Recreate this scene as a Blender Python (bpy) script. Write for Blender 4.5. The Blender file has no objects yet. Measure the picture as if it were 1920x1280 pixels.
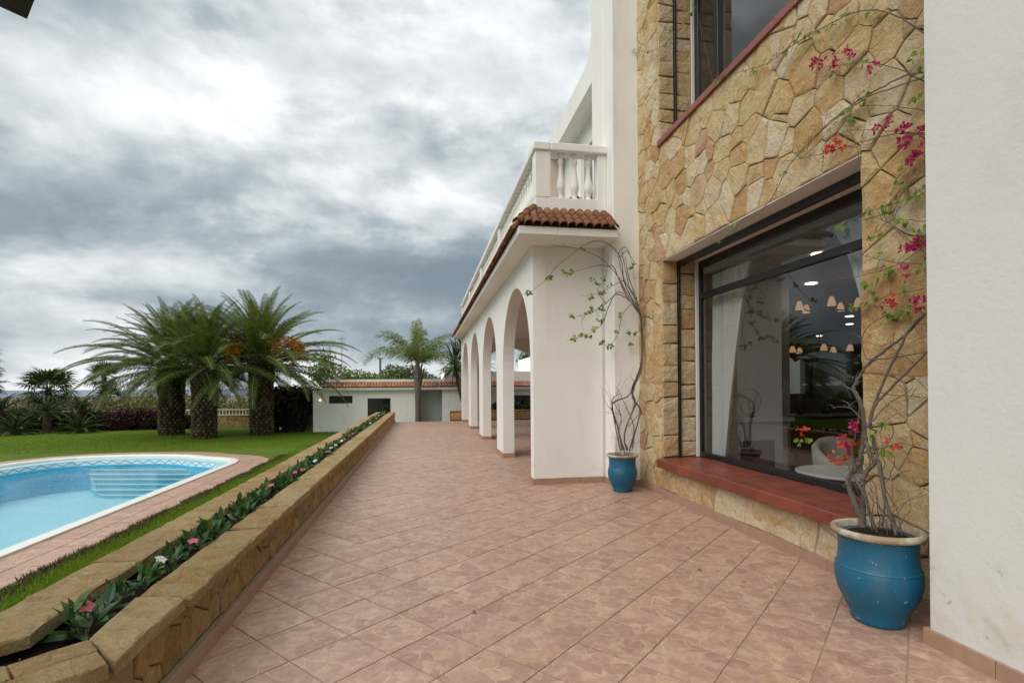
import bpy, math, random
import numpy as np
from mathutils import Vector, Matrix, geometry
R = math.radians
rnd = random.Random(7)
C = bpy.context.scene.collection
SC = bpy.context.scene

# ---------------------------------------------------------------- camera, sky, sun, exposure
def make_camera():
    psi, pit, rol, f, cy = R(9.6558), R(.32), R(.36), 970.0, 719.55
    F = Vector((math.sin(psi)*math.cos(pit), math.cos(psi)*math.cos(pit), math.sin(pit)))
    R0 = Vector((math.cos(psi), -math.sin(psi), 0)); U0 = R0.cross(F)
    Rt = R0*math.cos(rol) - U0*math.sin(rol); Up = U0*math.cos(rol) + R0*math.sin(rol)
    cd = bpy.data.cameras.new('camera'); co = bpy.data.objects.new('camera', cd); C.objects.link(co)
    m = Matrix((Rt, Up, -F)).transposed().to_4x4(); m.translation = (0, 0, 1.6)
    co.matrix_world = m
    cd.sensor_width = 36; cd.lens = 36*f/1920; cd.shift_y = (cy-640)/1920
    cd.clip_start = .05; cd.clip_end = 40000
    SC.camera = co
make_camera()

SUN_EL, SUN_AZ = 42, -124          # azimuth from +Y towards +X
W = bpy.data.worlds.new('World'); SC.world = W; W.use_nodes = True

class G:
    """a little node builder"""
    def __init__(s, nt): s.nt = nt
    def n(s, t, **k):
        nd = s.nt.nodes.new(t)
        for a, b in k.items(): setattr(nd, a, b)
        return nd
    def put(s, sock, v):
        if v is None: return
        if isinstance(v, bpy.types.NodeSocket): s.nt.links.new(v, sock)
        elif isinstance(v, (tuple, list)) and len(v) == 3 and sock.type == 'RGBA': sock.default_value = (*v, 1)
        else: sock.default_value = v
    def coord(s, kind='Object', obj=None):
        return s.n('ShaderNodeTexCoord').outputs[kind]
    def mapping(s, vec, loc=(0,0,0), rot=(0,0,0), sc=(1,1,1)):
        m = s.n('ShaderNodeMapping'); s.put(m.inputs[0], vec)
        s.put(m.inputs[1], loc); s.put(m.inputs[2], rot); s.put(m.inputs[3], sc)
        return m.outputs[0]
    def noise(s, vec, sc, det=4, ro=.55, dist=0, out='Fac'):
        m = s.n('ShaderNodeTexNoise'); s.put(m.inputs['Vector'], vec); s.put(m.inputs['Scale'], sc)
        s.put(m.inputs['Detail'], det); s.put(m.inputs['Roughness'], ro); s.put(m.inputs['Distortion'], dist)
        return m.outputs[out]
    def voro(s, vec, sc, feature='F1', out='Distance', rand=1.0):
        m = s.n('ShaderNodeTexVoronoi', feature=feature); s.put(m.inputs['Vector'], vec); s.put(m.inputs['Scale'], sc)
        s.put(m.inputs['Randomness'], rand)
        return m.outputs[out]
    def ramp(s, fac, stops, interp='LINEAR'):
        m = s.n('ShaderNodeValToRGB'); cr = m.color_ramp; cr.interpolation = interp
        while len(cr.elements) < len(stops): cr.elements.new(.5)
        for e, (p, c) in zip(cr.elements, stops):
            e.position = p; e.color = (*c, 1) if isinstance(c, (tuple, list)) else (c, c, c, 1)
        s.put(m.inputs[0], fac)
        return m.outputs[0]
    def mix(s, f, a, b, mode='MIX'):
        m = s.n('ShaderNodeMix', data_type='RGBA', blend_type=mode)
        s.put(m.inputs[0], f); s.put(m.inputs[6], a); s.put(m.inputs[7], b)
        return m.outputs[2]
    def math(s, op, a, b=None, c=None, clamp=False):
        m = s.n('ShaderNodeMath', operation=op, use_clamp=clamp)
        for i, v in enumerate((a, b, c)): s.put(m.inputs[i], v)
        return m.outputs[0]
    def vmath(s, op, a, b=None):
        m = s.n('ShaderNodeVectorMath', operation=op)
        s.put(m.inputs[0], a); s.put(m.inputs[1], b)
        return m.outputs[0]
    def sep(s, v):
        m = s.n('ShaderNodeSeparateXYZ'); s.put(m.inputs[0], v); return m.outputs
    def comb(s, x, y, z):
        m = s.n('ShaderNodeCombineXYZ')
        for i, v in enumerate((x, y, z)): s.put(m.inputs[i], v)
        return m.outputs[0]
    def step(s, v, a, b):
        m = s.n('ShaderNodeMapRange', interpolation_type='SMOOTHSTEP')
        s.put(m.inputs[0], v); s.put(m.inputs[1], a); s.put(m.inputs[2], b)
        return m.outputs[0]
    def bump(s, h, st=.5, d=.01, nrm=None):
        m = s.n('ShaderNodeBump'); s.put(m.inputs['Height'], h); s.put(m.inputs['Strength'], st); s.put(m.inputs['Distance'], d)
        if nrm is not None: s.put(m.inputs['Normal'], nrm)
        return m.outputs[0]
    def objrand(s): return s.n('ShaderNodeObjectInfo').outputs['Random']
    def island(s): return s.n('ShaderNodeNewGeometry').outputs['Random Per Island']

def make_world():
    nt = W.node_tree; nt.nodes.clear(); g = G(nt)
    d = g.coord('Generated'); x, y, z = g.sep(d)
    sky = g.n('ShaderNodeTexSky', sky_type='NISHITA'); sky.sun_disc = False
    sky.sun_elevation = R(SUN_EL); sky.sun_rotation = R(SUN_AZ)
    zc = g.math('MAXIMUM', z, 0.0)
    dz = g.comb(x, y, g.math('MULTIPLY', z, 1.9))
    def field(v, sc, det, ro, dist, off): return g.noise(g.vmath('ADD', v, off), sc, det, ro, dist)
    o1, o2 = (4.3, 1.9, 2.2), (1.1, 7.3, 5.0)
    n1 = field(dz, 2.3, 9, .53, .1, o1)
    n1u = field(g.vmath('ADD', dz, (0, .02, .09)), 2.3, 9, .53, .1, o1)
    n2 = field(dz, 1.1, 3, .5, .2, o2)
    den = g.math('ADD', zc, .10)
    p = g.comb(g.math('DIVIDE', x, den), g.math('DIVIDE', y, den), 0.0)
    n3 = g.noise(p, .8, 6, .55, .5)
    relief = g.math('MULTIPLY', g.math('SUBTRACT', n1, n1u), 1.2)
    v = g.math('ADD', g.math('MULTIPLY', g.math('SUBTRACT', n1, .5), .66), g.math('MULTIPLY', g.math('SUBTRACT', n2, .5), .62))
    v = g.math('ADD', g.math('ADD', v, relief), g.math('MULTIPLY', g.math('SUBTRACT', n3, .5), .18))
    # a lighter deck overhead, a dark belt of cloud low down, a pale strip on the horizon - the same all the way round
    base = g.ramp(zc, [(0, .70), (.045, .65), (.085, .53), (.14, .45), (.22, .47), (.30, .58), (.42, .71), (.75, .80)])
    n4 = field(dz, 3.1, 9, .60, .25, (8.2, 2.6, 1.7)); n5 = field(dz, 5.5, 9, .62, .2, (2.7, 9.1, 4.4))
    v = g.math('ADD', v, g.math('MULTIPLY', g.math('SUBTRACT', g.step(n4, .44, .60), .5), .17))
    v = g.math('ADD', v, g.math('MULTIPLY', g.math('SUBTRACT', g.step(n5, .42, .62), .5), .07))
    v = g.math('ADD', v, base)
    cloud = g.ramp(v, [(.08, (.18, .225, .265)), (.32, (.25, .303, .345)), (.48, (.37, .425, .458)), (.64, (.56, .605, .63)), (.84, (.78, .805, .81)), (1, (.92, .925, .92))])
    k = g.math('MULTIPLY', g.math('MAXIMUM', 1., g.math('ADD', .45, g.math('MULTIPLY', zc, .92))), 9.4)   # an overcast sky brightens towards the zenith
    cl = g.mix(1.0, cloud, g.comb(k, k, k), 'MULTIPLY')
    c = g.mix(g.math('ADD', g.math('MULTIPLY', g.step(v, .1, .4), .08), .92), sky.outputs[0], cl)
    bg = g.n('ShaderNodeBackground'); g.put(bg.inputs[0], c); bg.inputs[1].default_value = .1
    out = g.n('ShaderNodeOutputWorld'); nt.links.new(bg.outputs[0], out.inputs[0])
make_world()

sl = bpy.data.lights.new('sun', 'SUN'); sl.energy = 1.5; sl.angle = R(50); sl.color = (1, .95, .88)
so = bpy.data.objects.new('sun', sl); C.objects.link(so)
sd = Vector((math.sin(R(SUN_AZ))*math.cos(R(SUN_EL)), math.cos(R(SUN_AZ))*math.cos(R(SUN_EL)), math.sin(R(SUN_EL))))
so.rotation_euler = (-sd).to_track_quat('-Z', 'Y').to_euler()
vs = SC.view_settings
vs.view_transform = 'Standard'; vs.look = 'None'; vs.gamma = 1; vs.use_curve_mapping = False; vs.exposure = 0.40
SC.render.engine = 'CYCLES'
SC.cycles.max_bounces = 8; SC.cycles.transparent_max_bounces = 16
SC.cycles.caustics_reflective = False; SC.cycles.caustics_refractive = False

# ---------------------------------------------------------------- materials
def mat(name):
    m = bpy.data.materials.new(name); m.use_nodes = True; nt = m.node_tree; nt.nodes.clear(); g = G(nt)
    b = g.n('ShaderNodeBsdfPrincipled'); o = g.n('ShaderNodeOutputMaterial'); nt.links.new(b.outputs[0], o.inputs[0])
    g.b = b; g.o = o
    return m, g
def bs(g, col=None, rough=None, nrm=None, spec=None, metal=None):
    g.put(g.b.inputs['Base Color'], col); g.put(g.b.inputs['Roughness'], rough); g.put(g.b.inputs['Normal'], nrm)
    g.put(g.b.inputs['Specular IOR Level'], spec); g.put(g.b.inputs['Metallic'], metal)
def simple(name, col, rough=.6, var=.18, sc=6, bump=0., bsc=60, spec=.4, metal=0., obj=False):
    m, g = mat(name); c = g.coord('Object')
    f = g.noise(c, sc, 5)
    lo = tuple(max(0, v*(1-var*1.6)) for v in col); hi = tuple(min(1, v*(1+var)) for v in col)
    cc = g.mix(f, lo, hi)
    if obj: cc = g.mix(g.objrand(), g.mix(1., cc, (.72, .72, .72), 'MULTIPLY'), cc)
    bs(g, cc, rough, g.bump(g.noise(c, bsc, 4), bump, .01) if bump else None, spec, metal)
    return m
MT = {}
def plaster(name, stain, a=(.78, .75, .70), b=(.85, .83, .79)):
    m, g = mat(name); c = g.coord('Object')
    base = g.mix(g.noise(c, .9, 4), a, b)
    base = g.mix(g.math('MULTIPLY', g.step(g.noise(g.mapping(c, sc=(1, 1, .25)), 3.1, 6, .62), .5, .8), .34), base, (.56, .52, .45))
    z0 = g.sep(c)[2]; spl = g.math('MULTIPLY', g.step(g.noise(g.vmath('ADD', c, (7, 3, 1)), 3.2, 6, .65), .54, .7), g.math('SUBTRACT', 1., g.step(z0, .08, .75)))
    base = g.mix(g.math('MULTIPLY', spl, .4), base, (.52, .46, .28))
    if stain:   # mossy, scuffed patches
        s1 = g.step(g.noise(c, 2.3, 7, .66, .5), .52, .70)
        z = g.sep(c)[2]
        low = g.math('SUBTRACT', 1., g.step(z, .05, 1.3))
        base = g.mix(g.math('MULTIPLY', g.math('MULTIPLY', s1, low), .5), base, (.40, .38, .24))
        s2 = g.step(g.noise(g.vmath('ADD', c, (5, 2, 1)), 9, 6, .7), .62, .72)
        base = g.mix(g.math('MULTIPLY', g.math('MULTIPLY', s2, low), .6), base, (.16, .14, .09))
    cw = g.vmath('ADD', c, g.vmath('MULTIPLY', g.noise(c, 3.5, 5, .7, out='Color'), (.5, .5, .5)))
    crack = g.math('MULTIPLY', g.math('SUBTRACT', 1., g.step(g.voro(cw, .75, 'DISTANCE_TO_EDGE'), .0, .006)), g.step(g.noise(g.vmath('ADD', c, (2, 9, 4)), .8, 3), .55, .62))
    base = g.mix(g.math('MULTIPLY', crack, .4), base, (.42, .39, .34))
    h = g.math('ADD', g.noise(c, 38, 4, .6), g.math('ADD', g.math('MULTIPLY', g.noise(c, 5, 4, .6), 1.6), g.math('MULTIPLY', g.noise(g.mapping(c, sc=(1, 1, .6)), 13, 3), 1.0)))
    bs(g, base, .78, g.bump(h, .30, .007), .25)
    return m
MT['plaster'] = plaster('white_plaster', False)
MT['plaster_stained_shaded'] = plaster('stained_shaded_plaster', True, (.61, .605, .58), (.68, .675, .65))  # stained plaster whose greyed base also carries the near wall's shading
MT['plaster_bright'] = plaster('brightened_plaster', False, (.9, .88, .83), (.93, .92, .88))  # white plaster made paler to make up for dim light on the facade
MT['plaster_shade'] = plaster('shaded_plaster', False, (.50, .41, .345), (.56, .465, .39))  # tan tint paints the roof's shadow into the plaster colour

def stone(name, stops, sc=1.0, bd=.032, wear=.5):
    m, g = mat(name); c = g.coord('Object')
    r = g.objrand()
    off = g.comb(g.math('MULTIPLY', r, 31.), g.math('MULTIPLY', r, 17.), g.math('MULTIPLY', r, 53.))
    p = g.vmath('ADD', c, off)
    r2 = g.math('FRACT', g.math('MULTIPLY', r, 7.31))
    base = g.ramp(r2, stops)
    n1 = g.noise(p, 4.0*sc, 6, .6, .6)
    base = g.mix(g.math('MULTIPLY', g.step(n1, .42, .70), .75), base, g.mix(1., base, (.80, .64, .42), 'MULTIPLY'))
    n2 = g.noise(g.mapping(p, rot=(.6, .4, .9), sc=(1, 1.5, 1.1)), 11*sc, 7, .68, .5)
    base = g.mix(g.math('MULTIPLY', g.math('SUBTRACT', 1., g.step(n2, .26, .48)), .32), base, g.mix(1., base, (.50, .44, .38), 'MULTIPLY'))
    base = g.mix(g.math('MULTIPLY', g.step(g.noise(p, 24*sc, 6, .72), .56, .72), wear), base, (.19, .135, .075))
    base = g.mix(g.math('MULTIPLY', g.step(g.noise(p, 15*sc, 6, .7), .56, .70), .35), base, (.80, .70, .52))
    wp = g.vmath('ADD', p, g.vmath('MULTIPLY', g.noise(p, 5, 3, out='Color'), (.3, .3, .3)))
    h = g.math('ADD', g.math('MULTIPLY', g.noise(p, 5*sc, 8, .66, .3), 1.5), g.math('ADD', g.math('MULTIPLY', g.voro(wp, 6*sc), .6), g.math('ADD', g.math('MULTIPLY', g.noise(p, 16*sc, 6, .7, .6), .9), g.math('MULTIPLY', g.noise(p, 55*sc, 5, .7), .45))))
    bs(g, base, .88, g.bump(h, 1.0, bd), .15)
    return m
WALL_STOPS = [(0, (.62, .45, .235)), (.2, (.68, .54, .33)), (.36, (.58, .385, .185)), (.52, (.71, .595, .405)), (.68, (.65, .49, .28)), (.82, (.72, .62, .46)), (.93, (.54, .345, .17)), (1, (.58, .38, .26))]
MT['stone'] = stone('sandstone', WALL_STOPS, 1.0, .036, .30)
MT['stone_low'] = stone('ochre_stone', [(0, (.40, .25, .10)), (.25, (.50, .34, .17)), (.5, (.42, .30, .17)), (.75, (.54, .38, .18)), (1, (.36, .23, .10))], 1.6, .034, .5)
MT['coping'] = stone('coping_stone', [(0, (.42, .295, .14)), (.4, (.49, .37, .20)), (.7, (.38, .26, .12)), (1, (.50, .385, .22))], 1.6, .042, .55)
MT['core_mortar'] = simple('core_mortar', (.15, .11, .065), .95, .4, 12, .5, 40)
MT['mortar'] = simple('mortar', (.17, .12, .07), .95, .4, 12, .5, 40)
MT['grout'] = simple('grout', (.36, .275, .19), .95, .3, 9, .4, 80)

def floor_tile(name, world=False):
    m, g = mat(name)
    c = g.coord('Object')
    if world:
        p = c; tr = g.noise(c, 2.2, 2)
    else:
        r = g.objrand(); tr = g.math('FRACT', g.math('MULTIPLY', r, 5.77))
        p = g.vmath('ADD', c, g.comb(g.math('MULTIPLY', r, 41.), g.math('MULTIPLY', r, 23.), 0.))
    pw = g.vmath('ADD', p, g.vmath('MULTIPLY', g.noise(p, 5, 3, out='Color'), (.10, .10, 0)))
    e = g.voro(pw, 8.2, 'DISTANCE_TO_EDGE')
    cr = g.sep(g.voro(pw, 8.2, 'F1', 'Color'))
    cell = g.ramp(cr[0], [(0, (.27, .165, .13)), (.25, (.38, .265, .205)), (.5, (.45, .33, .255)), (.68, (.30, .195, .16)), (.85, (.50, .37, .275)), (.95, (.44, .30, .185)), (1, (.53, .42, .34))])
    cell = g.mix(g.math('ADD', .18, g.math('MULTIPLY', g.noise(p, 3.1, 3), .5)), cell, (.395, .28, .215))
    cell = g.mix(g.math('MULTIPLY', g.step(g.noise(p, 16, 6, .65, .4), .36, .68), .5), cell, (.265, .165, .135))
    cell = g.mix(g.math('MULTIPLY', g.step(g.noise(g.vmath('ADD', p, (3, 8, 1)), 7, 6, .65, 1.), .46, .68), .5), cell, (.56, .44, .33))
    line = g.math('SUBTRACT', 1., g.step(e, .012, .05))
    col = g.mix(g.math('MULTIPLY', line, g.math('MULTIPLY', g.step(g.noise(p, 6, 4, .6), .40, .68), .85)), cell, (.55, .43, .31))
    col = g.mix(g.math('MULTIPLY', tr, .25), col, g.mix(1., col, (.72, .66, .64), 'MULTIPLY'))
    col = g.mix(1., col, (1.09, .985, .94), 'MULTIPLY')
    h = g.math('ADD', g.math('MULTIPLY', g.step(e, .0, .06), .6), g.math('ADD', g.math('MULTIPLY', g.noise(p, 20, 5, .6), .8), g.noise(p, 3, 2)))
    rough = g.math('ADD', .30, g.math('MULTIPLY', g.noise(p, 11, 4), .32))
    bs(g, col, rough, g.bump(h, .28, .006), .4)
    return m
MT['tile'] = floor_tile('terrace_tile')
MT['tile_far'] = floor_tile('terrace_tile_far', True)
MT['paver'] = floor_tile('pool_paver')
def skirting():
    m, g = mat('skirting_tile'); c = g.coord('Object'); r = g.objrand()
    p = g.vmath('ADD', c, g.comb(g.math('MULTIPLY', r, 11.), g.math('MULTIPLY', r, 7.), 0.))
    col = g.mix(g.noise(p, 5, 6, .62, .8), (.27, .155, .11), (.47, .31, .215))
    col = g.mix(g.math('MULTIPLY', r, .35), col, (.30, .19, .16))
    bs(g, col, .5, g.bump(g.noise(p, 30, 4), .25, .004), .35)
    return m
MT['skirting'] = skirting()
def terracotta():
    m, g = mat('terracotta'); c = g.coord('Object'); r = g.objrand()
    p = g.vmath('ADD', c, g.comb(g.math('MULTIPLY', r, 19.), g.math('MULTIPLY', r, 5.), 0.))
    base = g.ramp(g.math('FRACT', g.math('MULTIPLY', r, 3.7)), [(0, (.15, .062, .032)), (.4, (.27, .115, .055)), (.75, (.20, .08, .042)), (1, (.33, .175, .095))])
    base = g.mix(g.math('MULTIPLY', g.step(g.noise(p, 14, 6, .65), .48, .68), .75), base, (.06, .045, .03))
    base = g.mix(g.math('MULTIPLY', g.step(g.noise(g.vmath('ADD', p, (4, 4, 4)), 9, 6, .65), .58, .7), .5), base, (.30, .26, .12))
    bs(g, base, .85, g.bump(g.noise(p, 50, 5), .5, .006), .25)
    return m
MT['terracotta'] = terracotta()
def terracotta_far():
    m, g = mat('terracotta_far'); c = g.coord('Object')
    base = g.mix(g.island(), (.34, .115, .05), (.56, .25, .13))
    base = g.mix(g.math('MULTIPLY', g.step(g.noise(c, 6, 5), .5, .7), .4), base, (.20, .10, .06))
    bs(g, base, .85)
    return m
MT['terracotta_far'] = terracotta_far()
MT['red_sill'] = simple('red_quarry_tile', (.255, .062, .036), .38, .22, 7, .25, 45, .45, obj=True)
MT['black'] = simple('black_metal', (.012, .012, .013), .4, .3, 8, 0, 60, .5)
MT['white_trim'] = simple('white_trim', (.72, .71, .69), .5, .05, 4, .05, 40)
def glaze():
    m, g = mat('blue_glaze'); c = g.coord('Object')
    base = g.mix(g.noise(c, 4, 5, .6), (.003, .078, .15), (.007, .13, .225))
    base = g.mix(g.step(g.noise(c, 17, 6, .72), .645, .67), base, (.36, .29, .23))
    base = g.mix(g.math('MULTIPLY', g.step(g.noise(g.mapping(c, sc=(1, 1, .3)), 8, 5), .50, .75), .45), base, (.07, .14, .18))
    base = g.mix(g.math('MULTIPLY', g.step(g.noise(g.vmath('ADD', c, (3, 1, 7)), 30, 6, .75), .58, .72), .3), base, (.02, .035, .05))
    bs(g, base, g.math('ADD', .26, g.math('MULTIPLY', g.noise(c, 9, 4), .3)), g.bump(g.noise(c, 7, 5), .25, .012), .5)
    return m
MT['glaze'] = glaze()
def rimmat():
    m, g = mat('worn_rim'); c = g.coord('Object')
    base = g.mix(g.step(g.noise(c, 7, 5, .6), .42, .58), (.30, .22, .15), (.46, .40, .31))
    base = g.mix(g.step(g.noise(c, 25, 5, .7), .60, .66), base, (.16, .11, .07))
    bs(g, base, .6, g.bump(g.noise(c, 30, 5), .4, .006), .35)
    return m
MT['rim'] = rimmat()
MT['soil'] = simple('soil', (.022, .014, .009), .95, .6, 30, 1.0, 45, .15)
def glass():
    m = bpy.data.materials.new('window_glass'); m.use_nodes = True; nt = m.node_tree; nt.nodes.clear(); g = G(nt)
    fr = g.n('ShaderNodeFresnel'); fr.inputs[0].default_value = 1.52
    front = g.math('SUBTRACT', 1., g.n('ShaderNodeNewGeometry').outputs['Backfacing'])   # one sheet of reflection per pane
    f = g.math('MULTIPLY', g.math('MULTIPLY', fr.outputs[0], 1.9), front, clamp=True)
    t = g.n('ShaderNodeBsdfTransparent'); t.inputs[0].default_value = (.86, .88, .88, 1)
    gl = g.n('ShaderNodeBsdfGlossy'); gl.inputs['Roughness'].default_value = .0
    mx = g.n('ShaderNodeMixShader'); g.put(mx.inputs[0], f); nt.links.new(t.outputs[0], mx.inputs[1]); nt.links.new(gl.outputs[0], mx.inputs[2])
    o = g.n('ShaderNodeOutputMaterial'); nt.links.new(mx.outputs[0], o.inputs[0])
    return m
MT['glass'] = glass()
def water():
    m = bpy.data.materials.new('pool_water'); m.use_nodes = True; nt = m.node_tree; nt.nodes.clear(); g = G(nt)
    c = g.coord('Object')
    h = g.math('ADD', g.noise(g.mapping(c, sc=(1, 1.6, 1)), 2.2, 4, .55, .4), g.math('MULTIPLY', g.noise(c, 9, 3), .25))
    nb = g.bump(h, .3, .03)
    fr = g.n('ShaderNodeFresnel'); fr.inputs[0].default_value = 1.33; g.put(fr.inputs[1], nb)
    t = g.n('ShaderNodeBsdfTransparent'); t.inputs[0].default_value = (.80, .96, .99, 1)
    gl = g.n('ShaderNodeBsdfGlossy'); gl.inputs['Roughness'].default_value = .03; g.put(gl.inputs['Normal'], nb)
    mx = g.n('ShaderNodeMixShader'); g.put(mx.inputs[0], g.math('MULTIPLY', fr.outputs[0], .62)); nt.links.new(t.outputs[0], mx.inputs[1]); nt.links.new(gl.outputs[0], mx.inputs[2])
    o = g.n('ShaderNodeOutputMaterial'); nt.links.new(mx.outputs[0], o.inputs[0])
    return m
MT['water'] = water()
def mosaic(name, a, b, sc=22):
    m, g = mat(name); c = g.coord('Object')
    r = g.sep(g.voro(c, sc, 'F1', 'Color', .15))[0]
    col = g.mix(r, a, b); col = g.mix(g.math('MULTIPLY', g.noise(c, 1.1, 4), .35), col, b)
    bs(g, col, .35, None, .4)
    return m
MT['pool_wall'] = mosaic('pool_wall_mosaic', (.04, .44, .70), (.10, .60, .80))
MT['pool_floor'] = mosaic('pool_floor_mosaic', (.46, .74, .84), (.58, .82, .89), 14)
MT['pool_step'] = mosaic('pool_step_mosaic', (.15, .55, .74), (.28, .68, .82))
MT['pool_ledge'] = mosaic('aqua_ledge', (.30, .56, .60), (.38, .63, .66))
MT['pool_white'] = simple('white_pool_coping', (.74, .73, .68), .45, .06, 5)
def frieze():
    m, g = mat('wave_frieze'); u, v, _ = g.sep(g.coord('UV'))
    def band(ph, am):
        w = g.math('ADD', .5, g.math('MULTIPLY', g.math('SINE', g.math('ADD', g.math('MULTIPLY', u, 17.), ph)), am))
        return g.math('LESS_THAN', g.math('ABSOLUTE', g.math('SUBTRACT', v, w)), .10)
    col = g.mix(band(0., .26), (.72, .78, .80), (.12, .34, .52))
    edge = g.math('GREATER_THAN', g.math('ABSOLUTE', g.math('SUBTRACT', v, .5)), .42)
    col = g.mix(edge, col, (.14, .36, .52))
    bs(g, col, .35)
    return m
MT['frieze'] = frieze()

def leafmat(name, a, b, rough=.5, trans=.3, by='island', spec=.4, tint=None):
    m, g = mat(name)
    r = g.island() if by == 'island' else g.objrand()
    col = g.mix(r, a, b)
    if tint: col = g.mix(g.step(g.noise(g.coord('Object'), tint[1], 3), .5, .7), col, tint[0])
    bs(g, col, rough, None, spec)
    t = g.n('ShaderNodeBsdfTranslucent'); g.put(t.inputs[0], g.mix(1., col, (1.3, 1.35, .8), 'MULTIPLY'))
    mx = g.n('ShaderNodeMixShader'); mx.inputs[0].default_value = trans
    g.nt.links.new(g.b.outputs[0], mx.inputs[1]); g.nt.links.new(t.outputs[0], mx.inputs[2]); g.nt.links.new(mx.outputs[0], g.o.inputs[0])
    return m
MT['frond'] = leafmat('palm_leaf', (.030, .058, .012), (.105, .14, .032), .6, .3, spec=.2)
MT['frond_old'] = leafmat('palm_leaf_old', (.11, .105, .022), (.22, .18, .035), .5, .25)
MT['frond_young'] = leafmat('palm_leaf_young', (.048, .085, .018), (.145, .185, .045), .6, .3, spec=.2)
MT['queen'] = leafmat('queen_palm_leaf', (.075, .12, .028), (.20, .24, .07), .55, .3, spec=.2)
MT['yucca'] = leafmat('yucca_leaf', (.016, .034, .014), (.05, .085, .026), .4, .15)
MT['fan'] = leafmat('fan_palm_leaf', (.026, .05, .018), (.085, .11, .035), .5, .2)
MT['cycad'] = leafmat('cycad_leaf', (.010, .026, .008), (.035, .062, .018), .6, .15, spec=.15)
MT['hedge'] = leafmat('hedge_leaf', (.016, .034, .010), (.05, .085, .02), .5, .2)
MT['hedge_dark'] = leafmat('ivy_leaf', (.004, .008, .003), (.014, .026, .008), .55, .1)
MT['hedge_red'] = leafmat('red_hedge_leaf', (.030, .008, .010), (.085, .020, .020), .5, .2)
MT['scrub'] = leafmat('scrub_leaf', (.055, .060, .018), (.15, .13, .035), .6, .2, tint=((.21, .15, .03), .25))
MT['scrub_grey'] = leafmat('grey_scrub_leaf', (.06, .065, .035), (.13, .125, .065), .6, .2)
MT['tree'] = leafmat('tree_leaf', (.085, .14, .024), (.20, .25, .05), .55, .3)
MT['tree_olive'] = leafmat('olive_leaf', (.09, .115, .04), (.19, .205, .08), .55, .25)
MT['bamboo'] = leafmat('bamboo_leaf', (.13, .16, .035), (.24, .26, .08), .55, .35)
MT['bed_leaf'] = leafmat('bedding_leaf', (.020, .060, .018), (.075, .145, .042), .4, .25, 'object', .35)
MT['bed_leaf_far'] = leafmat('bedding_leaf_far', (.022, .062, .018), (.08, .15, .045), .4, .25, spec=.3)
MT['vine_leaf'] = leafmat('vine_leaf', (.08, .15, .018), (.26, .34, .045), .45, .4, 'object')
MT['bract'] = leafmat('magenta_bract', (.30, .012, .10), (.55, .04, .20), .5, .4)
MT['bract_red'] = leafmat('coral_bract', (.50, .05, .05), (.72, .16, .07), .5, .4)
MT['petal_white'] = leafmat('white_petal', (.72, .70, .66), (.8, .78, .74), .5, .3)
MT['petal_pink'] = leafmat('pink_petal', (.55, .10, .16), (.66, .17, .24), .5, .3)
MT['fruit'] = leafmat('palm_fruit_stalk', (.46, .19, .018), (.66, .32, .045), .6, .3, spec=.1)
MT['vine_bark'] = simple('vine_bark', (.15, .12, .098), .9, .4, 40, .8, 90, .2)
MT['trunk'] = simple('palm_trunk', (.045, .030, .020), .95, .5, 9, .9, 30, .2)
MT['stub'] = leafmat('palm_stub', (.05, .034, .020), (.19, .145, .09), .9, 0., spec=.2)
MT['queen_trunk'] = simple('queen_trunk', (.15, .125, .105), .9, .3, 8, .6, 20, .2)
MT['bark'] = simple('bark', (.09, .065, .045), .95, .35, 10, .8, 25, .2)
def grassmat():
    m, g = mat('lawn'); c = g.coord('Object')
    col = g.mix(g.noise(c, .45, 5, .6), (.095, .16, .012), (.15, .215, .024))
    col = g.mix(g.math('MULTIPLY', g.step(g.noise(c, 2.1, 5, .65), .45, .7), .6), col, (.068, .125, .011))
    col = g.mix(g.math('MULTIPLY', g.noise(c, 70, 3), .5), col, (.045, .082, .008))
    bs(g, col, .9, g.bump(g.noise(c, 120, 4, .7), .8, .03), .15)
    return m
MT['lawn'] = grassmat()
MT['blade'] = leafmat('grass_blade', (.10, .175, .012), (.20, .29, .03), .7, .35, spec=.1)
MT['blade_dark'] = leafmat('dark_grass_blade', (.04, .036, .018), (.11, .09, .045), .8, .1)
MT['earth'] = simple('earth', (.13, .105, .055), .95, .35, .05, .4, 2)
MT['sea'] = simple('sea_water', (.055, .11, .17), .3, .2, .002)
MT['fence_white'] = simple('white_fence', (.74, .68, .62), .6, .08, 5)
MT['room_wall'] = simple('room_wall', (.56, .53, .49), .8, .06, 2)
MT['room_ceiling'] = simple('room_ceiling', (.5, .49, .48), .8, .04, 2)
MT['room_floor'] = simple('room_floor', (.14, .10, .075), .3, .2, 3)
MT['curtain'] = simple('sheer_curtain', (.74, .73, .70), .9, .03, 3)
MT['rachis'] = simple('leaf_stalk', (.22, .22, .07), .6, .2, 5)
MT['dark_wood'] = simple('dark_wood', (.035, .022, .014), .5, .3, 6)
MT['white_lacquer'] = simple('white_lacquer', (.7, .69, .66), .3, .04, 3)
MT['upholstery'] = simple('upholstery', (.45, .42, .37), .9, .08, 20, .2, 90)
MT['grey_pot'] = simple('grey_pot', (.12, .115, .105), .6, .2, 8)
MT['gate_grey'] = simple('grey_gate', (.46, .48, .47), .5, .05, 3)
MT['dark_glass'] = simple('dark_glass', (.02, .02, .018), .08, .3, 1.5, 0, 10, .6)
MT['awning'] = simple('dark_awning', (.035, .033, .032), .7, .2, 5)
MT['canvas'] = simple('brown_canvas', (.035, .027, .02), .9, .2, 5)
MT['pole'] = simple('grey_pole', (.13, .13, .12), .7, .2, 5)
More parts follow.
